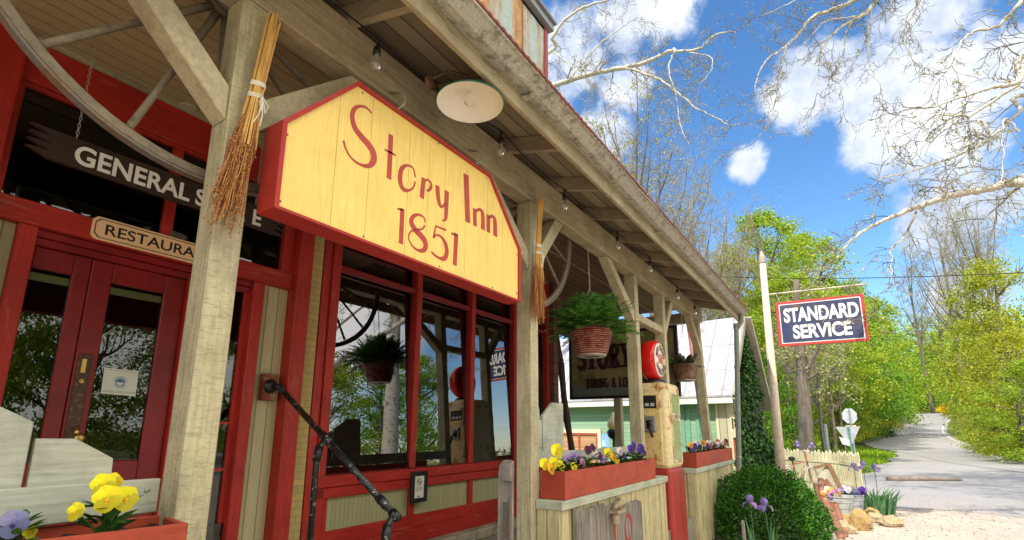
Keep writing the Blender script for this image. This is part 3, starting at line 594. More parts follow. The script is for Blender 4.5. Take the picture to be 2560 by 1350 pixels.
def broom(top, tie, bot, label, seed, spread):
    random.seed(seed); r = empty('broomcorn_bundle', bot, label, 'broom', 'broomcorn bundles tied to the porch posts'); top, tie, bot = map(Vector, (top, tie, bot)); m = MB(); h = MB(); sx = Vector((1, 0, 0)); sy = Vector((0, 1, 0))
    for k in range(46):
        a = random.uniform(0, 2*math.pi); q = math.sqrt(random.random()); u = sx*math.cos(a)*q+sy*math.sin(a)*q*.6
        p0 = top+u*.029+(tie-top)*random.uniform(-.05, .16); p1 = tie+u*.026; p2 = tie.lerp(bot, .45)+u*spread*.75+sx*.01
        m.tube([p0, p1, p2], [.0045, .0042, .0035], 5)
    ob = part(m, 'stalks', MT['broom'], r)
    for k in range(230):
        a = random.uniform(0, 2*math.pi); q = math.sqrt(random.random()); u = sx*math.cos(a)*q+sy*math.sin(a)*q*.55; f = random.uniform(.22, .72); p = tie.lerp(bot, f)+u*spread*(.45+.62*f)
        ln = random.uniform(.25, .42)*(bot-tie).length; e = p+(bot-tie).normalized()*ln*(1-.12*q)+u*.02; e = tie.lerp(e, min(1.0, 1.06*(bot-tie).length/max((e-tie).length, .01))) ; b = e+Vector((random.uniform(-.012, .012), random.uniform(-.01, .01), 0))
        h.tube([p, p.lerp(e, .5)+u*.006, b], [.0022, .0018, .001], 4)
        for j in range(9):
            c = p.lerp(b, random.random())+Vector((random.uniform(-.008, .008), random.uniform(-.006, .006), 0)); h.ball(c, random.uniform(.0025, .0045), 5)
    part(h, 'seed_heads', MT['seedmix'], r)
    c = MB(); ax = (bot-top).normalized()
    for dz in (-.012, -.004, .004, .05, .058, .066): c.tube([tie+ax*(dz+.004*math.sin(q*2))+(sx*math.cos(q)+sy*.66*math.sin(q))*.031 for q in [2*math.pi*i/14 for i in range(15)]], .0038, 5, False)
    for s in (-1, 1):
        c.tube([tie+ax*.055+Vector((.02, -.024, 0)), tie+ax*.09+Vector((.03+.02*s, -.03, 0)), tie+ax*.13+Vector((.035+.01*s, -.03, 0)), tie+ax*.075+Vector((.022, -.03, 0))], .003, 5)
        c.tube([tie+ax*.06+Vector((.02, -.026, 0)), tie+ax*.15+Vector((.028+.008*s, -.028, 0)), tie+ax*.20+Vector((.02+.016*s, -.026, 0))], .0028, 5)
    part(c, 'cord', MT['cord'], r)
t = NT('broomcorn seed mix'); ge = t.n('ShaderNodeNewGeometry'); t.l(t.ramp(ge.outputs['Random Per Island'], [(0, (.22, .06, .015)), (.5, (.36, .13, .03)), (.8, (.55, .28, .06)), (1, (.12, .035, .012))]), t.b.inputs['Base Color']); t.b.inputs['Roughness'].default_value = .7; MT['seedmix'] = t.m
broom((1.085, 2.045, 3.47), (1.05, 2.05, 3.09), (.972, 2.04, 2.40), 'golden broomcorn bundle tied with white cord to the nearest post', 5, .062)
broom((3.54, 2.03, 3.53), (3.515, 2.04, 3.10), (3.50, 2.04, 2.47), 'reddish broomcorn bundle tied to the second porch post', 8, .085)
def barn_lamp():
    c = Vector((2.17, 1.735, 3.545)); r = empty('barn_lamp', c, 'round green enamel porch lamp with white inside and clear bulb', 'lamp')
    P = [(.205, 0), (.212, .004), (.205, .012), (.18, .035), (.14, .062), (.09, .082), (.05, .092), (.045, .13), (.03, .15), (0, .15)]
    part(MB().lathe(P, c, 40), 'shade', MT['green'], r, smooth=True)
    part(MB().lathe([(.204, .001), (.178, .031), (.138, .058), (.088, .077), (.0, .085)], c, 40), 'reflector', MT['enam'], r, smooth=True)
    m = MB(); m.lathe([(0, -.018), (.02, -.014), (.035, .002), (.036, .02), (.026, .045), (.014, .065), (.013, .08)], c, 20); part(m, 'bulb', MT['bulb'], r, smooth=True)
    m = MB(); m.tube([c+Vector((0, 0, .145)), c+Vector((-.02, .02, .19)), c+Vector((-.10, .10, .20)), c+Vector((-.16, .17, .14))], .011, 8); m.lathe([(0, .03), (.035, .028), (.045, 0)], c+Vector((-.16, .19, .12)), 14, (0, -1, 0)); part(m, 'bracket', patchy('rusty bracket', (.10, .07, .05), (.22, .10, .05), 20), r, smooth=True)
barn_lamp()
def string_lights():
    Y = 1.965; r = empty('string_lights', (1.6, Y, 3.75), 'black string of clear bulbs running under the porch eave', 'string lights'); pxs = [(945, 95), (1253, 327), (1411, 473), (1543, 580), (1624, 643), (1692, 715), (1736, 757)]
    P = [at(x, y, 'Y', Y) for x, y in pxs]; pts = [Vector((-2.5, Y, 3.75))]
    for a, b in zip([Vector((-.2, Y, 3.76))]+P, P): 
        for f in (.25, .5, .75, 1.0): q = a.lerp(b, f); q.z -= .045*math.sin(math.pi*f); pts.append(q)
    pts.append(Vector((9.55, Y+.05, 3.70))); part(MB().tube(pts, .0055, 6), 'cable', MT['black'], r)
    for p in P:
        m = MB(); m.lathe([(.011, .0), (.011, -.03), (.007, -.035), (.006, -.055), (.018, -.06), (.021, -.075), (.021, -.11), (0, -.112)], p, 12); so_ = part(m, 'socket', MT['black'], r, smooth=True)
        m = MB(); m.lathe([(.015, -.11), (.017, -.125), (.027, -.155), (.030, -.17), (.026, -.19), (.012, -.203), (0, -.205)], p, 16); part(m, 'bulb', MT['bulb'], r, smooth=True)
        m = MB(); m.lathe([(.004, -.11), (.004, -.15), (0, -.152)], p, 6); part(m, 'filament', MT['enam'], so_)
string_lights()
def jbox():
    c = at(470, 266, 'Z', 3.797); m = MB(); m.lathe([(0, -.012), (.052, -.012), (.055, -.006), (.055, 0), (0, 0)], c, 8); tag(m.build('junction_cover', plain('beige cover plate', (.42, .36, .24), .5), loc=c), 'round beige cover plate on the porch ceiling', 'cover plate')
jbox()
def handrail():
    a = Vector((2.23, 3.61, 1.905)); b = at(985, 1286, 'Y', 2.25); r = empty('handrail', (2.3, 2.3, FLOOR), 'chipped black iron pipe handrail sloping down from the door', 'handrail'); k = .021
    a2 = a+Vector((.02, -.06, -.012)); m = MB(); m.tube([a, a2, a2.lerp(b, .06)], k, 12); m.tube([a2.lerp(b, .02), b], k, 12); m.ball(a2, k*1.5, 12)
    q = a2.lerp(b, .47); m.tube([q-(b-a2).normalized()*.05, q+(b-a2).normalized()*.05], k*1.35, 12); e = b-(b-a2).normalized()*.03; m.tube([b-(b-a2).normalized()*.16, b-(b-a2).normalized()*.08], k*1.3, 12); m.tube([b-(b-a2).normalized()*.02, b+(b-a2).normalized()*.04], k*1.3, 12); part(m, 'rail_pipe', MT['iron'], r, smooth=True)
    for p in (q, b):
        m = MB(); lo = p+Vector((-.075, -.02, -.11)); m.tube([p+Vector((0, 0, -.01)), p+Vector((-.03, -.005, -.025)), p+Vector((-.065, -.015, -.06)), lo, Vector((lo.x-.0, lo.y, FLOOR))], k*.92, 12); m.tube([p+Vector((-.055, -.012, -.045)), lo+Vector((0, 0, -.03))], k*1.3, 12); m.lathe([(.05, 0), (.05, .015), (k, .02)], (lo.x, lo.y, FLOOR), 14); part(m, 'rail_post', MT['iron'], r, smooth=True)
    m = MB(); m.lathe([(0, .03), (.03, .028), (.05, .012), (.055, 0)], a+Vector((0, .03, 0)), 16, (0, -1, 0)); part(m, 'flange', MT['iron'], r, smooth=True)
    part(MB().box(2.185, 2.295, 3.65, 3.718, 1.80, 2.0), 'mounting_block', patchy('worn red block', (.20, .03, .015), (.25, .15, .08), 10, .55, .6), r, bevel=.004)
handrail()
def gate():
    r = empty('plank_gate', (3.46, 2.32, FLOOR), 'grey weathered wooden gate standing open behind the second post', 'gate')
    part(MB().prism([(3.45, 2.25+u, FLOOR+v) for u, v in [(0, .02), (0, .93), (.08, .94), (.125, .90), (.14, .82), (.14, .02)]], (.03, 0, 0)), 'gate_board', MT['grey'], r, bevel=.006)
    part(MB().prism([(3.418, 2.245, FLOOR+.78), (3.418, 2.33, FLOOR+.78), (3.418, 2.365, FLOOR+.84), (3.418, 2.35, FLOOR+.90), (3.418, 2.245, FLOOR+.92)], (.03, 0, 0)), 'gate_brace', MT['grey'], r, bevel=.005)
    m = MB(); m.box(3.435, 3.449, 2.262, 2.33, FLOOR+.36, FLOOR+.62); m.tube([(3.435, 2.262, FLOOR+.34), (3.435, 2.262, FLOOR+.66)], .012, 8); part(m, 'hinge', MT['tyre'], r)
gate()
def plank_sign():
    Y = 1.882; r = empty('plank_sign', (4.6, Y, .3), 'rough grey plank sign with red painted numeral leaning on the half wall', 'sign'); m = MB(); random.seed(4)
    for x0, x1, zt in ((3.72, 4.30, .985), (4.31, 4.62, .955), (4.63, 5.21, .90)):
        n = 6; top = [(x1-(x1-x0)*i/n, zt+random.uniform(-.022, .018)) for i in range(n+1)]; m.prism([(x, Y-.035, z) for x, z in [(x0, .25), (x1, .25)]+top], (0, .03, 0))
    part(m, 'plank', painted('grey split plank', (.27, .235, .19), 'Z', .85, .8, .6, (.07, .055, .045), .9, 35), r, bevel=.004)
    m = MB(); c = Vector((4.815, Y-.0355, .70)); n = 22
    m.ribbon([c+Vector((.085*math.sin(2*math.pi*i/n), 0, .115*math.cos(2*math.pi*i/n))) for i in range(n+1)], [.03+.012*math.sin(4*math.pi*i/n) for i in range(n+1)], (0, -1, 0), .0012)
    part(m, 'numeral', plain('faded red paint', (.34, .02, .025), .6), r); m = MB()
    c = Vector((4.48, Y-.0355, .70)); m.ribbon([c+Vector((0, 0, .11)), c+Vector((.005, 0, -.11))], [.035, .03], (0, -1, 0), .0012); part(m, 'numeral', bpy.data.materials['faded red paint'], r)
    m = MB(); m.tube([(4.36, Y-.09, .93), (4.42, Y-.1, .95), (4.56, Y-.08, .97), (4.62, Y-.03, .98)], .018, 7); m.ball((4.47, Y-.09, .95), .045, 8, (1.6, .7, .7)); m.box(4.38, 4.56, Y-.115, Y-.036, .88, .905); m.tube([(4.41, Y-.08, .87), (4.41, Y-.08, .78), (4.40, Y-.08, .55)], .006, 6); m.lathe([(.032, .80), (.028, .87), (0, .875)], (4.41, Y-.08, 0), 12); part(m, 'driftwood_shelf', painted('driftwood', (.40, .30, .18), 'X', .8, .5, .4), r)
plank_sign()
# ------------------------------------------------------------------ planters and pansies
LEAF = dict(pansy=leafy('pansy leaf', (.025, .085, .012), (.06, .17, .02), .3), fern=leafy('fern frond', (.04, .14, .025), (.15, .34, .07), .4), box=leafy('boxwood leaf', (.016, .085, .006), (.09, .28, .025), .35),
            ivy=leafy('ivy leaf', (.014, .055, .008), (.06, .15, .02), .3), iris=leafy('iris blade', (.08, .20, .09), (.14, .30, .14), .3), grass=leafy('grass blade', (.16, .33, .015), (.36, .52, .03), .4),
            spring=leafy('spring leaf', (.20, .33, .025), (.44, .56, .06), .5), mid=leafy('mid green leaf', (.085, .235, .018), (.23, .44, .04), .45), darkg=leafy('dark leaf', (.02, .08, .008), (.08, .20, .02), .4), olive=leafy('olive leaf', (.25, .31, .02), (.48, .50, .05), .45), bud=leafy('opening leaf bud', (.34, .36, .10), (.62, .58, .26), .4), dry=leafy('dry grass', (.28, .19, .09), (.46, .34, .17), .3), orange=leafy('orange blossom', (.65, .30, .01), (.85, .48, .02), .3))
PET = {}
for k, c, e in (('yellow', (.95, .80, .02), (.85, .42, .01)), ('gold', (.86, .47, .01), (.50, .12, .01)), ('purple', (.10, .03, .33), (.03, .01, .10)), ('violet', (.40, .25, .62), (.10, .03, .25)), ('maroon', (.12, .015, .05), (.04, .005, .02)), ('white', (.75, .70, .68), (.20, .04, .16)), ('blue', (.25, .27, .50), (.04, .03, .14)), ('coral', (.62, .16, .06), (.25, .03, .02)), ('pink', (.60, .25, .42), (.3, .05, .2))):
    PET[k] = (leafy(k+' petal', mul(c, .85), mul(c, 1.1), .35), plain(k+' flower eye', e, .6))
def flower(c, n, r, colr, parent, rnd):
    c, n = Vector(c), Vector(n).normalized(); up = Vector((0, 0, 1)); sx = up.cross(n).normalized(); u = n.cross(sx); m = MB(); spin = rnd.uniform(-.3, .3)
    for ang, dist, rr, off in ((60, .62, .62, -.10), (120, .62, .62, -.12), (180, .60, .56, -.02), (0, .60, .56, -.03), (270, .55, .70, .05)):
        a = RAD(ang)+spin; pc = c+(sx*math.cos(a)+u*math.sin(a))*r*dist+n*r*off; rd = (sx*math.cos(a)+u*math.sin(a)); td = n.cross(rd); vs = [pc+n*r*.05]; K = 12
        for k in range(K):
            q = 2*math.pi*k/K; w = 1+.06*math.sin(q*5+rnd.random()); vs.append(pc+(rd*math.cos(q)*.95+td*math.sin(q)*1.06)*r*rr*w+n*r*(.14*math.cos(q)**2*math.cos(q)+rnd.uniform(-.05, .05)-.08))
        m.add(vs, [(0, 1+k, 1+(k+1) % K) for k in range(K)])
    f = part(m, 'flower', PET[colr][0], parent, smooth=True)
    e = MB(); e.ball(c+n*r*.12-u*r*.12, r*.16, 8, (1, 1, 1)); e.prism([c-u*r*.1+n*r*.085+sx*r*.2, c-u*r*.1+n*r*.085-sx*r*.2, c-u*r*.5+n*r*.10], n*.001); part(e, 'flower_eye', PET[colr][1], f)
def leaf_card(m, p, d, n, ln, w):
    p, d, n = Vector(p), Vector(d).normalized(), Vector(n); s = d.cross(n); s = s.normalized() if s.length > 1e-5 else d.orthogonal().normalized(); n2 = s.cross(d)
    m.add([p, p+d*ln*.35+s*w*.5+n2*ln*.06, p+d*ln*.7+s*w*.42+n2*ln*.04, p+d*ln-n2*ln*.06, p+d*ln*.7-s*w*.42+n2*ln*.04, p+d*ln*.35-s*w*.5+n2*ln*.06, p+d*ln*.5-n2*ln*.02], [(0, 1, 6), (1, 2, 6), (2, 3, 6), (3, 4, 6), (4, 5, 6), (5, 0, 6)])
def pansy(base, heads, label, seed, group='pansies in the window boxes', leaves=16, spread=.09, lh=.07):
    rnd = random.Random(seed); base = Vector(base); r = empty('pansy', base, label, 'flower', group); m = MB()
    for k in range(leaves):
        a = rnd.uniform(0, 6.28); d = Vector((math.cos(a), math.sin(a), rnd.uniform(.1, .9))); p = base+Vector((math.cos(a)*spread*.3*rnd.random(), math.sin(a)*spread*.3*rnd.random(), rnd.uniform(.005, lh))); leaf_card(m, p, d, (0, 0, 1), rnd.uniform(.045, .075)*(1.35 if leaves == 26 and spread == .13 else 1), rnd.uniform(.024, .036)*(1.4 if leaves == 26 and spread == .13 else 1))
    part(m, 'leaves', LEAF['pansy'], r, smooth=True); m = MB()
    for c, n, rr, cl in heads: c = Vector(c); m.tube([base, base.lerp(c, .55)+Vector((rnd.uniform(-.01, .01), rnd.uniform(-.01, .01), .01)), c-Vector(n).normalized()*.006], .0022, 5)
    part(m, 'stems', LEAF['pansy'], r)
    for c, n, rr, cl in heads: flower(c, n, rr, cl, r, rnd)
    return r
def planter(x0, x1, y0, y1, z0, z1, label, rot=0, piv=None):
    r = empty('flower_box', ((x0+x1)/2, (y0+y1)/2, z0), label, 'planter', 'red window boxes on the half walls'); t_ = .02
    def W(m):
        if rot:
            c, s = math.cos(rot), math.sin(rot); m.v = [(piv[0]+(x-piv[0])*c-(y-piv[1])*s, piv[1]+(x-piv[0])*s+(y-piv[1])*c, z) for x, y, z in m.v]
        return m
    m = MB(); m.box(x0, x1, y0, y0+t_, z0, z1); m.box(x0, x1, y1-t_, y1, z0, z1); m.box(x0+.001, x0+t_, y0+t_, y1-t_, z0, z1-.002); m.box(x1-t_, x1-.001, y0+t_, y1-t_, z0, z1-.002); m.box(x0+t_, x1-t_, y0+t_, y1-t_, z0, z0+t_); part(W(m), 'box', MT['plant'], r, bevel=.004)
    m = MB(); rnd = random.Random(5); nx, ny = 40, 6; o = 0
    for i in range(nx+1):
        for j in range(ny+1): m.v.append((x0+t_+(x1-x0-2*t_)*i/nx, y0+t_+(y1-y0-2*t_)*j/ny, z1-.035+rnd.uniform(-.012, .012)))
    for i in range(nx):
        for j in range(ny): a = i*(ny+1)+j; m.f.append((a, a+ny+1, a+ny+2, a+1))
    part(W(m), 'soil', MT['soil'], r); return r
planter(-.3, .955, 1.965, 2.235, 1.07, 1.275, 'red flower box at the left with big yellow pansies, nearest of the flower boxes', RAD(-9), (.955, 1.965))
planter(3.60, 5.77, 1.87, 2.09, 1.07, 1.28, 'long red flower box of yellow and purple pansies beside the petrol pump', 0)
planter(7.60, 10.2, 1.87, 2.09, 1.07, 1.275, 'red flower box of mixed small pansies beyond the petrol pump', 0)
# near plant: heads surveyed one by one
YN = 2.02; hd = [(at(258, 1212, 'Y', YN), (-.25, -1, .15), .031, 'yellow'), (at(280, 1207, 'Y', YN+.03), (-.1, -1, .25), .028, 'yellow'), (at(268, 1247, 'Y', YN-.02), (-.35, -1, .1), .036, 'yellow'), (at(315, 1246, 'Y', YN-.01), (-.05, -1, .2), .034, 'yellow'), (at(188, 1279, 'Y', YN+.02), (-.9, -.6, .1), .024, 'yellow')]
b0 = at(258, 1300, 'Y', YN+.06); b0.z = 1.245
n0 = pansy(b0, hd, 'big bright yellow pansy in the nearest flower box', 1, 'pansies in the window boxes', 26, .13, .10)
b1 = at(40, 1325, 'Y', 2.12); b1.z = 1.245; pansy(b1, [(at(32, 1310, 'Y', 2.10), (-.2, -1, .2), .034, 'blue'), (at(75, 1330, 'Y', 2.12), (.2, -1, .3), .018, 'yellow')], 'pale blue pansy at the far left of the nearest flower box', 2, leaves=14)
b2 = at(-60, 1330, 'Y', 2.15); b2.z = 1.245
def hpx(lst, Y): return [(at(x, y, 'Y', Y+dy), n, r_, c) for x, y, dy, n, r_, c in lst]
F1 = (-.55, -.85, .2); F2 = (-.2, -1, .3); F3 = (-.8, -.5, .3)
Yc = 1.98
plants = [
 (3.72, hpx([(1362, 1160, 0, F1, .040, 'yellow'), (1378, 1172, -.04, F2, .038, 'gold')], Yc), 'first yellow pansy by the second post in the long flower box'),
 (3.90, hpx([(1384, 1158, 0, F1, .042, 'yellow'), (1403, 1163, -.02, F2, .040, 'yellow')], Yc), 'pair of low yellow pansies near the corner of the long flower box'),
 (4.05, hpx([(1393, 1127, 0, F1, .050, 'yellow')], Yc), 'tallest single yellow pansy in the long flower box'),
 (4.22, hpx([(1420, 1148, 0, F2, .034, 'violet'), (1432, 1140, .03, F3, .03, 'violet'), (1436, 1168, -.04, F2, .036, 'yellow')], Yc), 'pale violet pansy with one low yellow bloom in the long flower box'),
 (4.40, hpx([(1448, 1147, 0, F1, .036, 'violet'), (1457, 1157, -.03, F2, .034, 'pink')], Yc), 'lilac and pink pansy in the middle of the long flower box'),
 (4.62, hpx([(1470, 1125, 0, F1, .036, 'maroon'), (1483, 1119, 0, F2, .034, 'maroon'), (1488, 1135, -.02, F3, .03, 'white')], Yc), 'dark maroon pansy with a white bloom in the long flower box'),
 (4.85, hpx([(1500, 1140, -.02, F2, .036, 'maroon'), (1507, 1148, -.03, F1, .032, 'violet')], Yc), 'maroon and violet pansy left of the gold ones in the long flower box'),
 (5.05, hpx([(1520, 1132, 0, F1, .042, 'yellow'), (1534, 1143, -.03, F2, .044, 'gold'), (1528, 1140, .02, F2, .04, 'gold'), (1541, 1152, -.04, F1, .034, 'yellow')], Yc), 'cluster of gold pansies in the right half of the long flower box'),
 (5.25, hpx([(1550, 1128, 0, F1, .036, 'white'), (1558, 1138, -.02, F2, .032, 'purple')], Yc), 'white and purple pansy right of the gold cluster'),
 (5.48, hpx([(1578, 1123, 0, F1, .042, 'purple'), (1585, 1112, .02, F2, .036, 'purple')], Yc), 'deep purple pansy left of the post by the pump'),
 (5.65, hpx([(1603, 1120, 0, F1, .042, 'purple'), (1610, 1130, -.02, F2, .040, 'purple'), (1598, 1128, .0, F2, .036, 'purple')], Yc), 'deep purple pansy at the pump end of the long flower box')]
for i, (x, h, lb) in enumerate(plants): pansy((x, 1.985, 1.25), h, lb, 20+i, leaves=30, spread=.10, lh=.10)
rnd = random.Random(9)
cols = ['pink', 'purple', 'gold', 'white', 'coral', 'maroon', 'white', 'coral', 'maroon']
labs = ['pink', 'purple', 'orange gold', 'white', 'coral', 'maroon', 'creamy white', 'orange coral', 'dark maroon']
for i, x in enumerate([7.72, 7.95, 8.2, 8.5, 8.8, 9.1, 9.4, 9.7, 10.0]):
    h = [((x+rnd.uniform(-.1, .1), 1.96+rnd.uniform(-.05, .04), 1.32+rnd.uniform(0, .09)), (-.6, -.8, rnd.uniform(0, .4)), rnd.uniform(.03, .042), cols[i] if k < 2 else rnd.choice(cols)) for k in range(4)]
    pansy((x, 1.985, 1.25), h, '%s pansy, %s in the far flower box' % (labs[i], ['nearest the pump', 'second from the pump', 'third from the pump', 'fourth from the pump', 'in the middle', 'fourth from the downspout', 'third from the downspout', 'second from the downspout', 'nearest the downspout'][i]), 50+i, leaves=26, spread=.11, lh=.09)

# ------------------------------------------------------------------ hanging baskets
def basket(c, rt, rb, h, label, wire, frm, fr_len, n, colname, plantname, seed, droop):
    rnd = random.Random(seed); c = Vector(c); r = empty('hanging_basket', c, label, 'hanging plant')
    P = [(0, 0), (rb, 0)]; K = 13
    for k in range(K):
        f = k/K; rr = rb+(rt-rb)*(f**.75); P += [(rr+.001, h*f), (rr+.007, h*(f+.25/K)), (rr+.007, h*(f+.6/K)), (rr+.001, h*(f+.85/K))]
    P += [(rt+.012, h), (rt+.012, h+.018), (rt-.01, h+.018), (rt-.012, h*.85), (0, h*.85)]
    p = part(MB().lathe(P, c, 36), 'pot', wire, r)
    if rt > .21:
        m = MB()
        for k in range(K): f = (k+.45)/K; rr = rb+(rt-rb)*((k/K)**.75)+.007; m.lathe([(rr, h*f-.0045), (rr+.005, h*f), (rr, h*f+.0045)], c, 36)
        part(m, 'rib', patchy('tan wicker rib', (.50, .30, .22), (.30, .10, .07), 9), p)
    part(MB().lathe([(0, h*.86), (rt-.014, h*.86)], c, 20), 'soil', MT['soil'], r)
    m = MB(); m.lathe([(rb*.55, -.006), (rb*1.0, -.006), (rb*1.06, .008), (rb*.95, .01)], c, 28); part(m, 'saucer', MT['steel'], p, smooth=True)
    m = MB(); hook = c+Vector((0, 0, h+frm*.9)); top = Vector((c.x-.02, c.y+.0, 3.53))
    for k in range(3):
        a = 2.1*k+.4; m.tube([c+Vector((math.cos(a)*rt, math.sin(a)*rt, h)), hook], .0025, 5)
    z = hook.z; k = 0
    while z < top.z-.01:
        a = Vector((.006, 0, 0)) if k % 2 else Vector((0, .006, 0)); q0 = Vector((hook.x+(top.x-hook.x)*(z-hook.z)/(top.z-hook.z), hook.y, z+.015)); m.tube([q0+a*math.cos(q)+Vector((0, 0, .017*math.sin(q))) for q in [2*math.pi*i/8 for i in range(9)]], .0025, 5, False); z += .028; k += 1
    part(m, 'chain', MT['steel'], r)
    m = MB(); o = c+Vector((0, 0, h*.9))
    for k in range(n):
        a = rnd.uniform(0, 6.283); el = rnd.uniform(.05, 1.4); d = Vector((math.cos(a)*math.cos(el), math.sin(a)*math.cos(el), math.sin(el))); ln = fr_len*rnd.uniform(.6, 1.0)*(1 if el < .9 else .85); p = o+Vector((math.cos(a), math.sin(a), 0))*rt*.5*rnd.random(); S = 15; pts = []
        q = p.copy(); dd = d.copy()
        for s in range(S): pts.append(q.copy()); q += dd*ln/S; dd.z -= droop*(s/S)*(1.15-math.sin(el)*.7); dd.normalize()
        m.tube(pts, [.0028]*(S-1)+[.001], 3, False)
        side = (pts[-1]-pts[0]).cross(Vector((0, 0, 1))); side = side.normalized() if side.length > .001 else Vector((1, 0, 0))
        for s in range(2, S):
            dr = (pts[s]-pts[s-1]).normalized(); wl = .055*math.sin(math.pi*(.12+.86*s/S))**.7*(fr_len/.42)
            for j in (0, .5):
                pp = pts[s-1].lerp(pts[s], j)
                for g in (-1, 1):
                    dv = (side*g+dr*.45+Vector((0, 0, rnd.uniform(-.25, .2)))).normalized(); w = dr*.0075; e = pp+dv*wl*rnd.uniform(.8, 1.1); m.add([pp-w, pp+w, e+w*.4, e-w*.4], [(0, 1, 2, 3)])
    part(m, plantname, LEAF[colname], r); return r
redpot = patchy('red ribbed pot', (.21, .018, .014), (.27, .05, .035), 8, .58, .75, .35)
basket((4.80, 2.16, 2.335), .215, .145, .27, 'red ribbed hanging pot with big green fern under the porch beam', redpot, .50, .58, 250, 'fern', 'fern_fronds', 3, .13)
t = NT('dark trailing leaf'); MT['trail'] = leafy('dark trailing leaf', (.03, .035, .012), (.10, .085, .03), .25)
LEAF['trail'] = MT['trail']
basket((8.45, 2.16, 2.37), .20, .15, .24, 'small brown hanging basket with straggly dark plant at the far end of the porch', patchy('brown coir basket', (.16, .07, .04), (.32, .2, .12), 14), .55, .36, 46, 'trail', 'trailing_plant', 6, .12)

# ------------------------------------------------------------------ petrol pump
def pump():
    x0, x1, y0, y1 = 6.45, 7.08, 1.90, 2.37; zt = 2.19; zs = 1.13
    r = empty('petrol_pump', ((x0+x1)/2, (y0+y1)/2, 0), 'rusty cream and red vintage petrol pump with round red globe on top', 'petrol pump')
    cr_ = patchy('rusty cream enamel', (.72, .58, .30), (.46, .17, .035), 5.5, .575, .66, .45, .3, '0', (.70, .50, .20)); rd = patchy('faded red enamel', (.38, .035, .022), (.24, .06, .03), 3, .55, .63, .45, .2, 'Z')
    def rbox(x0, x1, y0, y1, z0, z1, rad, mat, name, par=None, seg=4, top=False):
        o = part(MB().box(x0, x1, y0, y1, z0, z1), name, mat, par or r); b = o.modifiers.new('bevel', 'BEVEL'); b.width = rad; b.segments = seg; b.limit_method = 'ANGLE'; o.data.polygons.foreach_set('use_smooth', [True]*len(o.data.polygons)); w = o.modifiers.new('wn', 'WEIGHTED_NORMAL'); return o
    rbox(x0-.03, x1+.03, y0-.03, y1+.03, 0, .10, .02, rd, 'plinth'); lower = rbox(x0, x1, y0, y1, .08, zs, .055, rd, 'lower_body'); up = rbox(x0, x1, y0, y1, zs-.02, zt, .075, cr_, 'upper_body')
    rbox(x0-.014, x0+.05, y0+.07, y1-.07, zs+.02, 2.06, .03, patchy('rust stained yellow side', (.70, .50, .20), (.40, .15, .035), 5, .54, .62, .5, .4, '0', (.74, .66, .46)), 'side_panel')
    m = MB(); m.box(x0-.02, x0-.008, y0+.13, y0+.36, 1.86, 2.02); dial = part(m, 'dial_window', MT['black'], r, bevel=.004)
    m = MB()
    for k in range(3): m.box(x0-.0215, x0-.0195, y0+.155+k*.07, y0+.205+k*.07, 1.885, 1.925)
    part(m, 'number_wheel', plain('grey number wheel', (.45, .45, .42), .5), dial)
    m = MB(); m.box(x0-.045, x0-.01, y0+.14, y0+.30, 1.56, 1.76); part(m, 'nozzle_holder', plain('grey cast metal', (.30, .28, .27), .45, .6), r, bevel=.02)
    m = MB(); m.box(x0-.05, x0-.044, y0+.19, y0+.26, 1.60, 1.71); m.tube([(x0-.05, y0+.22, 1.66), (x0-.10, y0+.20, 1.62), (x0-.11, y0+.17, 1.50)], .016, 8); part(m, 'nozzle', MT['black'], r, smooth=True)
    gl = plain('greenish sight glass', (.30, .36, .18), .15); fr = patchy('worn cream frame', (.60, .52, .32), (.4, .25, .1), 8)
    for z0, z1 in ((1.80, 2.04), (1.22, 1.70)):
        m = MB(); a, b = x0+.17, x1-.13; m.box(a-.03, b+.03, y0-.012, y0+.01, z0-.03, z0); m.box(a-.03, b+.03, y0-.012, y0+.01, z1, z1+.03); m.box(a-.03, a, y0-.012, y0+.01, z0, z1); m.box(b, b+.03, y0-.012, y0+.01, z0, z1); f = part(m, 'window_frame', fr, r, bevel=.004); part(MB().box(a, b, y0-.004, y0+.008, z0, z1), 'window_glass', gl, f)
    m = MB(); m.box(x0+.30, x0+.40, y0-.05, y0, 1.745, 1.79); part(m, 'latch', MT['steel'], r, bevel=.006)
    m = MB(); m.lathe([(.0, .05), (.13, .05), (.15, .03), (.16, 0)], (6.68, 2.12, zt-.005), 24); part(m, 'globe_collar', MT['black'], r, smooth=True)
    gc = Vector((6.66, 2.12, zt+.045+.262)); R0 = .262
    red = plain('glossy red globe', (.62, .012, .008), .12, 0, .03); g = part(MB().lathe([(.0, -.10), (R0*.78, -.10), (R0*.93, -.088), (R0, -.05), (R0, .05), (R0*.93, .088), (R0*.90, .09)], gc, 44, (0, 1, 0)), 'globe', red, r, smooth=True)
    part(MB().lathe([(0, -.107), (R0*.84, -.104), (R0*.86, -.098)], gc, 40, (0, 1, 0)), 'globe_face', plain('cream globe glass', (.74, .66, .52), .3, 0, .04), g, smooth=True)
    m = MB(); yb = gc.y-.1085
    def arc(word, rad, a0, a1, h, flip=False):
        for i, chh in enumerate(word):
            if chh == ' ': continue
            q = RAD(a0+(a1-a0)*(i/(len(word)-1))); p = gc+Vector((math.cos(q), 0, math.sin(q)))*rad; p.y = yb; out = Vector((math.cos(q), 0, math.sin(q))); xd = Vector((math.sin(q), 0, -math.cos(q)))
            if flip: out = -out; xd = -xd
            w = h*(.3 if chh == 'I' else .72); m.text(chh, p-xd*w/2-out*h/2, xd, out, w, h, .025, .001)
    arc('RED CROWN', R0*.62, 158, 22, .075); arc('GASOLINE', R0*.62, 208, 332, .075, True); part(m, 'globe_lettering', plain('dark red globe letters', (.10, .02, .02), .4), g)
    m = MB()
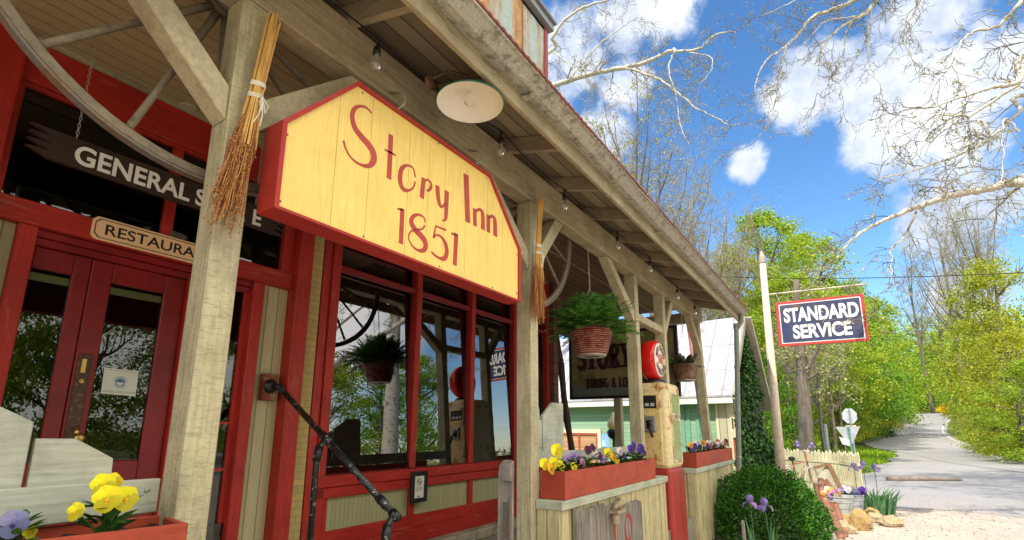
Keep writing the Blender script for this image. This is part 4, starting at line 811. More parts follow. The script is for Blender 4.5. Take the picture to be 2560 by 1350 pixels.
    for k in range(5):
        a = (k-2)*.034; m.prism([(gc.x+a-.011, yb, gc.z-.02), (gc.x+a+.011, yb, gc.z-.02), (gc.x+a*1.5+.012, yb, gc.z+.055), (gc.x+a*1.5-.012, yb, gc.z+.055)], (0, -.001, 0)); m.lathe([(0, -.001), (.013, -.001), (.013, 0)], (gc.x+a*1.55, yb, gc.z+.064), 10, (0, 1, 0))
    m.box(gc.x-.085, gc.x+.085, yb-.001, yb, gc.z-.05, gc.z-.024); part(m, 'crown_emblem', plain('red crown', (.55, .04, .03), .4), g)
pump()

# ------------------------------------------------------------------ dining sign, drawn with slab letters
def slab(m, word, org, xv, yv, h, sp, th, ext, nrm):
    org, xv, yv, nrm = Vector(org), Vector(xv), Vector(yv), Vector(nrm); x = 0
    arc = lambda cx, cy, rx, ry, a0, a1, n=12: [(cx+rx*math.cos(RAD(a0+(a1-a0)*i/n)), cy+ry*math.sin(RAD(a0+(a1-a0)*i/n))) for i in range(n+1)]
    G = {'S': (.6, [(arc(.3, .74, .22, .2, 20, 270) + arc(.3, .27, .24, .23, 90, -160), 1)], []), 'T': (.66, [([(.33, 0), (.33, 1)], 1.1), ([(.02, .95), (.64, .95)], .7)], [(.33, 0), (.05, .86), (.61, .86)]),
         'O': (.7, [(arc(.35, .5, .27, .46, 0, 360, 20), 1)], []), 'R': (.7, [([(.16, 0), (.16, 1)], 1.1), ([(.16, .95)]+arc(.34, .73, .22, .22, 90, -90)+[(.16, .51)], .9), ([(.34, .5), (.6, .03)], 1)], [(.16, 0), (.16, 1), (.6, 0)]),
         'Y': (.7, [([(.35, 0), (.35, .45)], 1.1), ([(.35, .42), (.1, .97)], 1), ([(.35, .42), (.6, .97)], .8)], [(.35, 0), (.1, 1), (.6, 1)]), 'D': (.7, [([(.16, 0), (.16, 1)], 1.1), ([(.16, .95)]+arc(.26, .5, .32, .45, 90, -90)+[(.16, .05)], .9)], [(.16, 0), (.16, 1)]),
         'I': (.36, [([(.18, 0), (.18, 1)], 1.1)], [(.18, 0), (.18, 1)]), 'N': (.74, [([(.14, 0), (.14, 1)], .8), ([(.14, .97), (.6, .03)], 1.1), ([(.6, 0), (.6, 1)], .8)], [(.14, 0), (.14, 1), (.6, 1)]),
         'G': (.72, [(arc(.36, .5, .27, .46, 50, 330, 16), 1), ([(.6, .46), (.6, .1)], 1), ([(.42, .46), (.68, .46)], .6)], []), 'L': (.6, [([(.16, 0), (.16, 1)], 1.1), ([(.16, .05), (.55, .05), (.55, .25)], .7)], [(.16, 0), (.16, 1)]),
         '&': (.74, [([(.66, .02), (.2, .72)]+arc(.33, .8, .14, .16, 190, -30)+[(.2, .42)]+arc(.3, .24, .22, .22, 150, 330)+[(.6, .5)], .85)], []), ' ': (.4, [], [])}
    for chh in word:
        w, strokes, ser = G[chh]; Pt = lambda p: org+xv*((x+p[0]*h*sp))+yv*(p[1]*h)
        for pts, k in strokes: m.ribbon([Pt(p) for p in pts], [th*k]*len(pts), nrm, ext)
        for p in ser: dz = th*.25 if p[1] < .5 else -th*.25; c = Pt(p)+yv*dz; m.ribbon([c-xv*th*1.05, c+xv*th*1.05], [th*.5]*2, nrm, ext*1.1)
        x += w*h*sp*1.12
    return x
def dining_sign():
    X = 8.60; r = empty('dining_sign', (X, 3.3, 2.1), 'dark olive framed sign with maroon slab letters hung behind the pump', 'sign'); y1, y0, z0, z1 = 4.33, 2.30, 2.13, 3.335
    part(MB().box(X, X+.04, y0+.04, y1-.04, z0+.04, z1-.04), 'board', patchy('dark olive board', (.25, .205, .08), (.17, .15, .06), 2, .5, .65, .5), r)
    m = MB(); f = .05; m.box(X-.02, X+.06, y0, y1, z0, z0+f); m.box(X-.02, X+.06, y0, y1, z1-f, z1); m.box(X-.02, X+.06, y0, y0+f, z0+f, z1-f); m.box(X-.02, X+.06, y1-f, y1, z0+f, z1-f); part(m, 'frame', MT['black'], r)
    part(MB().box(X-.004, X+.0, y0+.06, y1-.06, z0+.06, z0+.22), 'bottom_band', plain('grey green band', (.13, .16, .12), .5), r)
    m = MB(); slab(m, 'STORY', (X-.001, y1-.17, 2.67), (0, -1, 0), (0, 0, 1), .43, .67, .085, .006, (-1, 0, 0)); slab(m, 'DINING & LODGING', (X-.001, y1-.345, 2.325), (0, -1, 0), (0, 0, 1), .17, .64, .032, .006, (-1, 0, 0)); part(m, 'lettering', plain('dark maroon letters', (.035, .008, .010), .5), r)
    m = MB()
    for y in (y0+.15, y1-.7): m.tube([(X+.02, y, z1), (X+.02, y, 3.80)], .006, 6)
    part(m, 'hanger', MT['tyre'], r)
dining_sign()
m = MB(); random.seed(2); P = []; R1 = []
for k in range(13): f = k/12; P.append(Vector((7.55+.12*math.sin(f*3)*.3, 4.02-.16*f+.02*math.sin(f*9), .0+3.8*f))); R1.append(.062+.012*math.sin(f*17)+.006*random.random())
P = [Vector((8.05, 3.89+.128*z+.012*math.sin(z*4), z)) for z in [i*.3 for i in range(14)]]; R1 = [.058+.010*math.sin(i*2.3) for i in range(14)]
tag(m.tube(P, R1, 12).build('bark_post', painted('rough bark', (.12, .075, .045), 'Z', .9, .9, .5, (.03, .02, .015), 1.0, 30), loc=(8.05, 4.10, 0), smooth=True), 'leaning rough bark post beside the dining sign', 'post')
# ------------------------------------------------------------------ ground, lot, road, grass
def sstep(a, b, x): t_ = min(1, max(0, (x-a)/(b-a))); return t_*t_*(3-2*t_)
ROADC = []
for px_, py_, d in ((2640, 1150, 34), (2440, 1115, 44), (2300, 1100, 52), (2262, 1084, 64), (2268, 1070, 74), (2300, 1058, 84), (2350, 1047, 95), (2440, 1040, 108), (2600, 1030, 128)):
    q = dep(px_, 1075, d); ROADC.append((q.x, q.y))
ROADC = [(ROADC[0][0]-26, ROADC[0][1]-7.5), (ROADC[0][0]-12, ROADC[0][1]-3.5)] + ROADC
def catmull(P, k=8):
    out = []; n = len(P)
    for i in range(n-1):
        p0, p1, p2, p3 = P[max(i-1, 0)], P[i], P[i+1], P[min(i+2, n-1)]
        for j in range(k):
            u = j/k; out.append(tuple(.5*(2*p1[c]+(-p0[c]+p2[c])*u+(2*p0[c]-5*p1[c]+4*p2[c]-p3[c])*u*u+(-p0[c]+3*p1[c]-3*p2[c]+p3[c])*u**3) for c in range(len(p1))))
    return out+[P[-1]]
RC = catmull(ROADC, 8)
def rdist(x, y): return min(math.hypot(x-a, y-b) for a, b in RC)
def gh(x, y):
    d = math.hypot(x, y); z = 0.0013*max(0, d-36)**2 if d < 90 else 0.0013*54**2+.03*(d-90)
    z *= sstep(.84, .95, x/max(d, 1))
    if x < -5: z *= sstep(-60, 0, x) if x > -60 else 0
    return min(z, 16)
def gz(x, y):
    z = gh(x, y); d = math.hypot(x, y)
    if d > 30:
        r_ = rdist(x, y); z += sstep(4.5, 22, r_)*sstep(34, 60, d)*sstep(.84, .95, x/max(d, 1))*(2.2 if y > RC[0][1] else 1.6) + sstep(14, 60, r_)*sstep(45, 110, d)*9*sstep(.84, .95, x/max(d, 1))
    return z
def sheet(name, mat, xs, ys, zf):
    m = MB(); nx, ny = len(xs), len(ys)
    for x in xs:
        for y in ys: m.v.append((x, y, zf(x, y)))
    for i in range(nx-1):
        for j in range(ny-1): a = i*ny+j; m.f.append((a, a+ny, a+ny+1, a+1))
    return struct(m.build(name, mat, smooth=True))
def spaced(a, b, near, n):
    L1 = [a+(near[0]-a)*(1-(1-i/n)**.5) if False else a+(near[0]-a)*(1-((n-i)/n)**2.2) for i in range(n)]
    mid = [near[0]+(near[1]-near[0])*i/60 for i in range(60)]
    L2 = [near[1]+(b-near[1])*((i)/n)**2.2 for i in range(n+1)]
    return L1+mid+L2
t = NT('earth and grass'); gn = t.noise(.35, AX['0'], 6, .65); gb = t.noise(9, AX['0'], 5, .7, 4)
b_ = t.mix(t.ramp(gn, [(.42, (0, 0, 0)), (.58, (1, 1, 1))]), (.13, .19, .02, 1), (.20, .22, .05, 1)); b_ = t.mix(t.ramp(gb, [(.3, (0, 0, 0)), (.8, (.6, .6, .6))]), b_, (.06, .08, .015, 1)); t.bump(gb, .6, .05); MT['earth'] = t.fin(b_, .9)
sheet('ground', MT['earth'], spaced(-160, 420, (20, 110), 26), spaced(-220, 260, (-30, 30), 26), lambda x, y: gz(x, y)-.03)
t = NT('pale gravel'); g1 = t.noise(55, AX['0'], 4, .7); g2 = t.noise(.8, AX['0'], 5, .6, 3); vo = t.n('ShaderNodeTexVoronoi'); vo.inputs['Scale'].default_value = 38; t.l(t.tc.outputs['Object'], vo.inputs['Vector'])
b_ = t.ramp(g1, [(.3, (.33, .25, .18)), (.5, (.54, .43, .33)), (.72, (.70, .60, .50))]); b_ = t.mix(t.ramp(g2, [(.4, (0, 0, 0)), (.65, (.5, .5, .5))]), b_, (.36, .31, .27, 1)); b_ = t.mix(t.math('MULTIPLY', t.ramp(vo.outputs['Distance'], [(0, (1, 1, 1)), (.5, (0, 0, 0))]), .14), b_, (.2, .16, .12, 1)); t.bump(vo.outputs['Distance'], .5, .015); MT['gravel'] = t.fin(b_, .9)
def lot_h(x, y): return gz(x, y)
def in_lot(x, y): return (y < 2.0 and x < 12) or (y < 1.2-(x-12)*.115+.2*math.sin(x*.9) and x < 15.5+.5*math.sin(y*.8))
def columns(m, xs, yf, y0, n, dz):
    for x in xs:
        for j in range(n+1): y = y0+(yf(x)-y0)*j/n; m.v.append((x, y, gz(x, y)+dz))
    for i in range(len(xs)-1):
        for j in range(n): a = i*(n+1)+j; m.f.append((a, a+n+1, a+n+2, a+1))
m = MB(); columns(m, [-30+i*.5 for i in range(91)], lambda x: 2.0 if x < 11 else max(1.2-(x-12)*.115+.2*math.sin(x*.9), 0)*1.0+(2.0-1.3)*sstep(12, 11, x), -26, 26, 0)
struct(m.build('gravel_lot', MT['gravel'], smooth=True))
t = NT('worn pale asphalt'); g1 = t.noise(40, AX['0'], 4, .7); g2 = t.noise(.5, AX['0'], 6, .65, 3); b_ = t.ramp(g1, [(.3, (.24, .225, .22)), (.7, (.38, .36, .35))]); b_ = t.mix(t.ramp(g2, [(.45, (0, 0, 0)), (.7, (.5, .5, .5))]), b_, (.40, .34, .29, 1)); t.bump(g1, .3, .01); MT['asphalt'] = t.fin(b_, .85)
def strip(name, mat, off0, off1, lift):
    m = MB(); n = len(RC)
    for i, (x, y) in enumerate(RC):
        a, b = RC[max(i-1, 0)], RC[min(i+1, n-1)]; d = Vector((b[0]-a[0], b[1]-a[1])).normalized(); nn = Vector((-d.y, d.x)); zc = gz(x, y)
        K = 6
        for k in range(K+1): o = off0+(off1-off0)*k/K; px_, py_ = x+nn.x*o, y+nn.y*o; m.v.append((px_, py_, gz(px_, py_)+lift))
    for i in range(n-1):
        for k in range(6): a = i*7+k; m.f.append((a, a+7, a+8, a+1))
    return struct(m.build(name, mat, smooth=True))
strip('road', MT['asphalt'], -3.5, 3.5, .016)
m = MB(); rs_ = random.Random(3); xs = [14.4+i*.5 for i in range(64)]
yb = lambda x: .9-(x-12)*.105+.2*math.sin(x*.9)+.06*math.sin(x*4.1)
n_ = 50
for x in xs:
    for j in range(n_+1):
        y = -26+(yb(x)+26)*j/n_; m.v.append((x+(.6*math.sin(y*.8)+.25*math.sin(y*2.9) if x < 15 else 0), y, gz(x, y)+.004))
for i in range(len(xs)-1):
    for j in range(n_): a = i*(n_+1)+j; m.f.append((a, a+n_+1, a+n_+2, a+1))
struct(m.build('asphalt_apron', MT['asphalt'], smooth=True))
m = MB(); rnd = random.Random(77)
for k in range(2600):
    d = 8+11*rnd.random()**1.3; q = dep(rnd.uniform(2090, 2600), 1075, d); x, y = q.x, q.y
    if y > .9-(x-12)*.1 or x > 17: continue
    s = rnd.uniform(.006, .022)*(1.6 if rnd.random() < .06 else 1); c = Vector((x, y, s*.3)); a = rnd.uniform(0, 6.28); u = Vector((math.cos(a), math.sin(a), 0))*s; v = Vector((-math.sin(a), math.cos(a), 0))*s*rnd.uniform(.6, .9); w = Vector((0, 0, s*.6)); m.add([c+u, c+v, c-u, c-v, c+w, c-w], [(0, 1, 4), (1, 2, 4), (2, 3, 4), (3, 0, 4), (1, 0, 5), (2, 1, 5), (3, 2, 5), (0, 3, 5)])
o = tag(m.build('loose_stones', patchy('loose gravel stones', (.50, .41, .32), (.38, .31, .25), 30, .48, .55, .85)), 'loose gravel stones scattered over the lot', 'gravel'); o['kind'] = 'stuff'
strip('edge_line', plain('worn white road paint', (.62, .60, .55), .7, 0, .25, 3), -3.2, -3.1, .021)
# grass as one mass of blades
rnd = random.Random(11); m = MB(); cnt = 0
while cnt < 26000:
    u = rnd.random(); d = 11+70*u**1.6; pxx = rnd.uniform(1840, 2560); q = dep(pxx, 1075, d); x, y = q.x, q.y
    if in_lot(x, y) or (y < 1.1-(x-12)*.105+.25*math.sin(x*.9) and x < 44 and rdist(x, y) < 40) or (math.hypot(x, y) > 28 and rdist(x, y) < 4.6) or (x < 13 and y > 1.8): continue
    z = gz(x, y)-.03; h = rnd.uniform(.07, .2)*(1+d/60); a = rnd.uniform(0, 6.28); w = .012+.0009*d; s = Vector((math.cos(a), math.sin(a), 0)); tip = Vector((x+rnd.uniform(-.08, .08), y+rnd.uniform(-.08, .08), z+h)); m.add([Vector((x, y, z))-s*w, Vector((x, y, z))+s*w, tip], [(0, 1, 2)]); cnt += 1
o = tag(m.build('grass', LEAF['grass']), 'bright green spring grass on the verge beside the road', 'grass'); o['kind'] = 'stuff'

# ------------------------------------------------------------------ green house behind the porch
def house():
    ZE = 2.45; A = at(1405, 1013, 'Z', ZE); B = at(1838, 990, 'Z', ZE)
    if True:
        d_ = 15.0; A = dep(1405, 1013, math.hypot(15.0, 15.0*.52)); A.z = ZE
        s = A.z-EYE; f = (A-CAM).length
        uB = ray(1826, 991); B = CAM+uB*((ZE-EYE)/uB.z)
    u = (A-B); u.z = 0; Ln = u.length; u.normalize(); n = Vector((u.y, -u.x, 0)); n = -n if n.dot(CAM-B) < 0 else n
    global HB, HU, HN; HB, HU, HN = B, u, n
    r = empty('green_house', (B.x, B.y, 0), 'small green clapboard house with pale metal roof beyond the porch', 'house'); Z = Vector((0, 0, 1)); Bw = B-n*.35
    def W(p, zz, nn): return Vector((Bw.x, Bw.y, 0))+u*p+Z*zz+n*nn
    def hb(a0, a1, z0, z1, n0, n1, m): return m.obb(W((a0+a1)/2, (z0+z1)/2, (n0+n1)/2), u*((a1-a0)/2), Z*((z1-z0)/2), n*((n1-n0)/2))
    def onw(x, y, off=0):
        d = ray(x, y); P = W(0, 0, off); t_ = (P-CAM).dot(n)/d.dot(n); q = CAM+d*t_; return (q-W(0, 0, 0)).dot(u), q.z
    LL = Ln+3
    part(hb(0, LL, 0, ZE+.1, -.1, 0, MB()), 'wall', planked('pale green clapboard', (.27, .42, .26), 'Y', 'Z', .115, .6, .5, .1, .12), r)
    m = MB(); hb(-.04, LL, ZE-.17, ZE, .30, .36, m); hb(-.04, LL, ZE-.06, ZE-.02, .0, .30, m); part(m, 'eave_board', plain('white eave board', (.70, .68, .60), .5), r)
    # roof plane up to the ridge seen behind the porch
    run = 1.42; ZR = 4.86
    m = MB(); a = [W(-.06, ZE, .38), W(LL, ZE, .38), W(LL, ZR, -run), W(-.06, ZR, -run)]; m.prism(a, (0, 0, .05)); a = [W(-.06, ZR, -run), W(LL, ZR, -run), W(LL, ZE-.25, -2*run-.15), W(-.06, ZE-.25, -2*run-.15)]; m.prism(a, (0, 0, .05))
    m2 = MB(); m2.bar(W(-.16, ZR+.0, -run), W(-.16, ZE-.25, -2*run-.15), .20, .13); m2.bar(W(-.10, ZE, .38), W(-.10, ZR, -run), .05, .14); part(m2, 'rake_board', painted('weathered rake board', (.36, .31, .22), '0', .7, .5, .3), r)
    rf = part(m, 'roof', patchy('pale painted sheet roof', (.50, .48, .50), (.38, .33, .32), 1.3, .50, .64, .5, .15), r)
    m = MB(); k = .2
    while k < LL: m.bar(W(k, ZE+.06, .38), W(k, ZR+.06, -run), .025, .03); k += .52
    for f in (.3, .62): m.bar(W(-.06, ZE+(ZR-ZE)*f+.05, .38-(run+.38)*f), W(LL, ZE+(ZR-ZE)*f+.05, .38-(run+.38)*f), .02, .012)
    part(m, 'roof_seam', plain('grey roof seams', (.30, .28, .30), .5), rf)
    m = MB(); m.prism([W(.02, 0, -.102), W(.02, ZE-.05, -.102), W(.02, ZR-.12, -run), W(.02, ZE-.25, -2*run), W(.02, 0, -2*run)], u*.1); part(m, 'gable_wall', planked('brown gable boards', (.10, .075, .05), 'Z', 'X', .16), r)
    # window with shutters of orange light wood
    x0, z1 = onw(1497, 1083); x1, z0 = onw(1411, 1158); x1 += .1
    m = MB(); hb(x0-.1, x1+.1, z1, z1+.13, 0, .06, m); hb(x0-.1, x0+.02, z0-.3, z1, 0, .06, m); hb(x1-.02, x1+.1, z0-.3, z1, 0, .06, m); w = part(m, 'window', plain('cream window trim', (.72, .60, .40), .5), r)
    m = MB(); hb(x0+.02, x0+.08, z0-.3, z1, 0, .05, m); hb(x1-.08, x1-.02, z0-.3, z1, 0, .05, m); hb(x0+.08, x1-.08, z1-.06, z1, 0, .05, m); hb((x0+x1)/2-.03, (x0+x1)/2+.03, z0-.3, z1-.06, 0, .05, m); part(m, 'window_frame', plain('orange red frame', (.45, .08, .04), .5), w)
    part(hb(x0+.08, x1-.08, z0-.3, z1-.06, .0, .02, MB()), 'blind', planked('warm slatted blind', (.62, .34, .16), 'Y', 'Z', .05), w)
    # green vertical battens by the pump, cream corner with a door
    m = MB()
    for px_ in (1708, 1722, 1745): p, _ = onw(px_, 1060); hb(p-.05, p+.05, .4, ZE-.18, 0, .03, m)
    part(m, 'batten', plain('green trim', (.16, .36, .24), .5), r)
    p0, _ = onw(1848, 1080); p1, _ = onw(1805, 1080); m = MB(); hb(-.05, p1+.12, 0, ZE-.17, .0, .05, m); part(m, 'corner_board', planked('cream corner boards', (.62, .55, .36), 'Z', 'Y', .2), r)
    d0, zt = onw(1846, 1015); d1, zb = onw(1828, 1060); m = MB(); hb(max(d0, .02), d1, 0, 2.0, .05, .08, m); d = part(m, 'door', plain('cream door', (.66, .58, .38), .5), r)
    m = MB(); hb(max(d0, .02)+.08, d1-.08, 1.62, 1.9, .08, .09, m); part(m, 'door_pane', plain('dark olive pane', (.10, .11, .03), .2), d); m = MB(); hb(max(d0, .02)+.08, d1-.12, .3, 1.4, .08, .09, m); part(m, 'door_panel', plain('red door panel', (.42, .09, .05), .5), d)
    x0, z1 = onw(1524, 1084); x1, z0 = onw(1503, 1118); m = MB(); hb(x0, x1, z0, z1, .005, .02, m); tag(m.build('blue_poster', patchy('blue poster', (.25, .45, .75), (.55, .75, .85), 3), loc=W(x0, z0, .01)), 'small blue poster on the green house wall', 'poster')
house()
def lamp_post():
    c = dep(1535, 1100, 12.5); r = empty('street_lamp', (c.x, c.y, 0), 'garden lamp with yellowish flame shaped globe before the green house', 'street lamp'); g = dep(1527, 1075, 12.5)
    m = MB(); m.tube([(c.x, c.y, 0), (c.x, c.y, g.z-.05)], [.06, .035], 10); part(m, 'pole', plain('dark green lamp pole', (.03, .08, .05), .4), r)
    m = MB(); m.lathe([(.04, -.22), (.13, -.16), (.16, -.06), (.14, 0), (.10, .02)], (c.x, c.y, g.z), 16); part(m, 'lamp_cap', MT['black'], r, smooth=True)
    m = MB(); m.lathe([(.10, .0), (.15, .10), (.13, .22), (.06, .30), (.05, .33), (.03, .40), (0, .42)], (c.x, c.y, g.z), 18); part(m, 'lamp_globe', plain('yellowed lamp globe', (.72, .60, .26), .3), r, smooth=True)
lamp_post()
a = dep(1726, 800, 11.6); b = dep(1776, 1150, 11.6); m = MB(); dd = (b-a)/(b.z-a.z); m.tube([a+dd*(5.2-a.z), b-dd*b.z], [.095, .105], 12)
tag(m.build('wooden_pole', patchy('peeling pinkish pole', (.50, .32, .24), (.45, .10, .07), 2.6, .5, .6, .7, .3, 'Z', (.55, .45, .33)), loc=b-dd*b.z, smooth=True), 'peeling pinkish wooden pole between porch and green house', 'pole')
# ivy over the gable end of the green house
def ivy():
    u, n, Z = HU, HN, Vector((0, 0, 1)); Bw = HB-n*.35; r = empty('ivy', (Bw.x, Bw.y, 0), 'dark ivy covering the gable end of the green house beside the downspout', 'ivy'); rnd = random.Random(4); m = MB(); cnt = 0
    while cnt < 6500:
        b = rnd.uniform(-.5, 3.1); z = rnd.uniform(0, 4.7); lim = min(4.75, 2.45+(4.8-2.45)*(1-abs(b-1.42)/1.45)); wide = (.75+.4*math.sin(z*5+b))*sstep(1.7, .2, z)
        if z > lim-.30+.12*math.sin(b*7) or b < -.15-wide or b > (2.3 if z > .9 else 2.75)+wide-.2*math.sin(z*4): continue
        if b > 1.3 and z > 1.2 and rnd.random() < .62: continue
        q = Vector((Bw.x, Bw.y, 0))-n*b+Z*z-u*(.02+rnd.random()*(.12+.5*wide)); nr = -u+Vector((rnd.uniform(-.7, .7), rnd.uniform(-.7, .7), rnd.uniform(-.1, .9))); leaf_card(m, q, Vector((rnd.uniform(-1, 1), rnd.uniform(-1, 1), rnd.uniform(-1, .2))), nr, rnd.uniform(.07, .13), rnd.uniform(.06, .11)); cnt += 1
    part(m, 'ivy_leaves', LEAF['ivy'], r)
    m = MB()
    for k in range(7): b = .2+.38*k; m.tube([Vector((Bw.x, Bw.y, 0))-n*(b+.05*math.sin(z*3+k))+Z*z-u*.015 for z in [i*.3 for i in range(12)]], .015, 5)
    part(m, 'ivy_stems', BARKS, r)
BARKS = painted('ivy stem bark', (.12, .08, .05), 'Z'); ivy()

# ------------------------------------------------------------------ enamel sign on its pole
def street_sign():
    D = 11.0; tp = dep(1905, 645, D); bt = dep(1952, 1170, D); dd = (bt-tp)/(bt.z-tp.z); base = bt-dd*bt.z
    r = empty('pole_sign', base, 'dark blue enamel sign with white capitals and red border on a tall pole', 'sign'); wood = patchy('peeling red and white pole', (.68, .56, .42), (.52, .16, .11), 3.2, .50, .58, .7, .3, 'Z', (.74, .66, .52))
    wood2 = wood; m = MB(); m.tube([base, tp], [.088, .058], 14); pole = part(m, 'pole', wood2, r, smooth=True)
    m = MB(); m.lathe([(.062, -.12), (.075, -.10), (.06, -.07), (.075, -.03), (.05, .05), (.02, .13), (0, .17)], tp, 14); part(m, 'finial', painted('grey finial', (.42, .35, .28), 'Z'), pole, smooth=True)
    TL, TR, BR, BL = [dep(x, y, d) for x, y, d in ((1938, 756, D-.02), (2159, 735, D-.05), (2173, 850, D-.05), (1949, 868, D-.02))]
    u = (TR-TL); u.z = 0; wd = u.length; u.normalize(); c = (TL+TR+BR+BL)/4; u3 = (TR-TL+BR-BL).normalized(); v3 = Vector((0, 0, 1)); v3 = (v3-u3*v3.dot(u3)).normalized(); n = u3.cross(v3); n = -n if n.dot(CAM-c) < 0 else n
    w = ((TR-TL).length+(BR-BL).length)/2; h = ((TL-BL).length+(TR-BR).length)/2
    def qd(m, k0, k1, off, th): a = [c+u3*(sx*(w/2-k0))+v3*(sy*(h/2-k1))+n*off for sx, sy in ((-1, -1), (1, -1), (1, 1), (-1, 1))]; m.prism(a, -n*th)
    m = MB(); qd(m, 0, 0, 0, .03); bd = part(m, 'board', patchy('red enamel border', (.52, .05, .035), (.30, .10, .06), 6, .6, .68, .4), r, bevel=.006)
    m = MB(); qd(m, .052, .048, .003, .002); part(m, 'white_line', plain('white enamel line', (.74, .72, .70), .4), bd)
    m = MB(); qd(m, .068, .064, .005, .002); part(m, 'blue_field', patchy('dark blue enamel', (.035, .045, .115), (.075, .075, .12), 1.2, .45, .6, .4, .1, '0', (.16, .09, .05)), bd)
    m = MB(); o = c-u3*w/2-v3*h/2+n*.0055; m.text('STANDARD', o+u3*.125+v3*h*.52, u3, v3, w-.225, h*.325, .035, .003); m.text('SERVICE', o+u3*.255+v3*h*.145, u3, v3, w-.49, h*.31, .035, .003); part(m, 'lettering', MT['white'], bd)
    a0 = dep(1916, 737, D); a1 = dep(2168, 710, D-.05); m = MB(); m.tube([a0, a1], .018, 8); part(m, 'arm', patchy('pale arm', (.55, .50, .38), (.4, .3, .2), 8), r)
    m = MB(); tt = tp+Vector((0, 0, -.10)); m.tube([tt, a1.lerp(a0, .08)], .005, 5); m.tube([tt, a1.lerp(a0, .55)], .005, 5)
    for f, q in ((.93, c+u3*w*.40+v3*h/2), (.10, c-u3*w*.44+v3*h/2)): m.tube([a0.lerp(a1, f), q], .006, 5)
    part(m, 'guy_wire', MT['steel'], r)
street_sign()

# ------------------------------------------------------------------ round bush, irises, stake
def bush(c, rx, rz_, label, n, seed, lf='box', ls=.036):
    rnd = random.Random(seed); c = Vector(c); r = empty('round_bush', (c.x, c.y, 0), label, 'bush'); m = MB()
    for k in range(n):
        th = math.acos(rnd.uniform(-.35, 1)); a = rnd.uniform(0, 6.283); dv = Vector((math.sin(th)*math.cos(a), math.sin(th)*math.sin(a), math.cos(th))); nz = noise_(dv*3.1+c*.1)*.17+noise_(dv*9)*.08+(.10*rnd.random() if rnd.random() < .05 else 0); f = (1+nz)*(1-.22*rnd.random()**2)*(1 if k % 3 else .82)
        p = c+Vector((dv.x*rx*f, dv.y*rx*f, dv.z*rz_*f)); leaf_card(m, p, dv+Vector((rnd.uniform(-.9, .9), rnd.uniform(-.9, .9), rnd.uniform(-.2, 1.0))), dv+Vector((rnd.uniform(-.8, .8), rnd.uniform(-.8, .8), rnd.uniform(-.4, .8))), rnd.uniform(.8, 1.35)*ls, ls*.62)
    part(m, 'foliage', LEAF[lf], r); m = MB()
    for k in range(14): a = 6.28*k/14; m.tube([c*Vector((1, 1, 0)).x if False else (c.x, c.y, 0), (c.x+rx*.35*math.cos(a), c.y+rx*.35*math.sin(a), c.z), (c.x+rx*.75*math.cos(a), c.y+rx*.75*math.sin(a), c.z+rz_*.5)], [.03, .018, .006], 5)
    part(m, 'branches', painted('twig bark', (.08, .055, .03), 'Z'), r); return r
from mathutils import noise as mnoise
def noise_(v): return mnoise.noise(v)
bush((8.95, 1.24, .16), .80, .84, 'rounded dark green clipped bush beside the porch end', 24000, 3)
def iris(base, head, label, seed, blades=8, bl=.45, hc=(.25, .2, .55), grp='purple irises'):
    rnd = random.Random(seed); base, head = Vector(base), Vector(head); r = empty('iris', base, label, 'flower', grp); m = MB()
    for k in range(blades):
        a = rnd.uniform(0, 6.28); d = Vector((math.cos(a), math.sin(a), 0)); l_ = bl*rnd.uniform(.7, 1.1); s = d.cross(Vector((0, 0, 1)))*.018; b = base+d*rnd.uniform(0, .07); p1 = b+Vector((0, 0, l_*.6))+d*.05; p2 = b+Vector((0, 0, l_))+d*rnd.uniform(.08, .2); m.add([b-s, b+s, p1+s*.9, p1-s*.9, p2], [(0, 1, 2, 3), (3, 2, 4)])
    part(m, 'blades', LEAF['iris'], r); m = MB(); m.tube([base, base.lerp(head, .5)+Vector((.01, 0, 0)), head], .006, 6); part(m, 'stem', LEAF['iris'], r)
    m = MB()
    for k in range(6):
        a = 6.283*k/6+seed; d = Vector((math.cos(a), math.sin(a), 0)); s = d.cross(Vector((0, 0, 1))); upw = k % 2 == 0; pts = [(0, 0), (.03, .03), (.042, .07), (.026, .10), (.012, .112)] if upw else [(0, 0), (.035, .018), (.075, .004), (.092, -.03), (.088, -.062)]; ws = [.012, .045, .062, .05, .012]; o = len(m.v)
        for (x, z), w in zip(pts, ws): q = head+d*x*1.15+Vector((0, 0, z)); m.v += [tuple(q-s*w*.62-d*.012), tuple(q+d*.008), tuple(q+s*w*.62-d*.012)]
        for i in range(4):
            for j in (0, 1): e = o+3*i+j; m.f.append((e, e+1, e+4, e+3))
    part(m, 'petals', LEAF['irisf'], r, smooth=True)
LEAF['irisf'] = leafy('iris petal', (.24, .18, .62), (.48, .38, .85), .4)
h1 = dep(1874, 1252, 8.0); h2 = dep(1911, 1266, 8.0); h1.z -= .03
iris((h1.x, h1.y-.02, .02), h1, 'purple iris in front of the round bush, left of two', 1, 3, .4); iris((h2.x, h2.y-.03, .02), h2, 'purple iris in front of the round bush, right of two', 2, 3, .4)
a = dep(1860, 1300, 7.6); m = MB(); m.prism([(a.x-.03, a.y, 0), (a.x+.03, a.y, 0), (a.x+.026, a.y, a.z-.02), (a.x-.01, a.y, a.z), (a.x-.03, a.y, a.z-.03)], (0, .03, 0)); tag(m.build('wooden_stake', MT['grey'], loc=(a.x, a.y, 0)), 'small grey wooden stake in front of the round bush', 'stake')
m = MB(); rnd = random.Random(8); qb = dep(2186, 1255, 12.5)
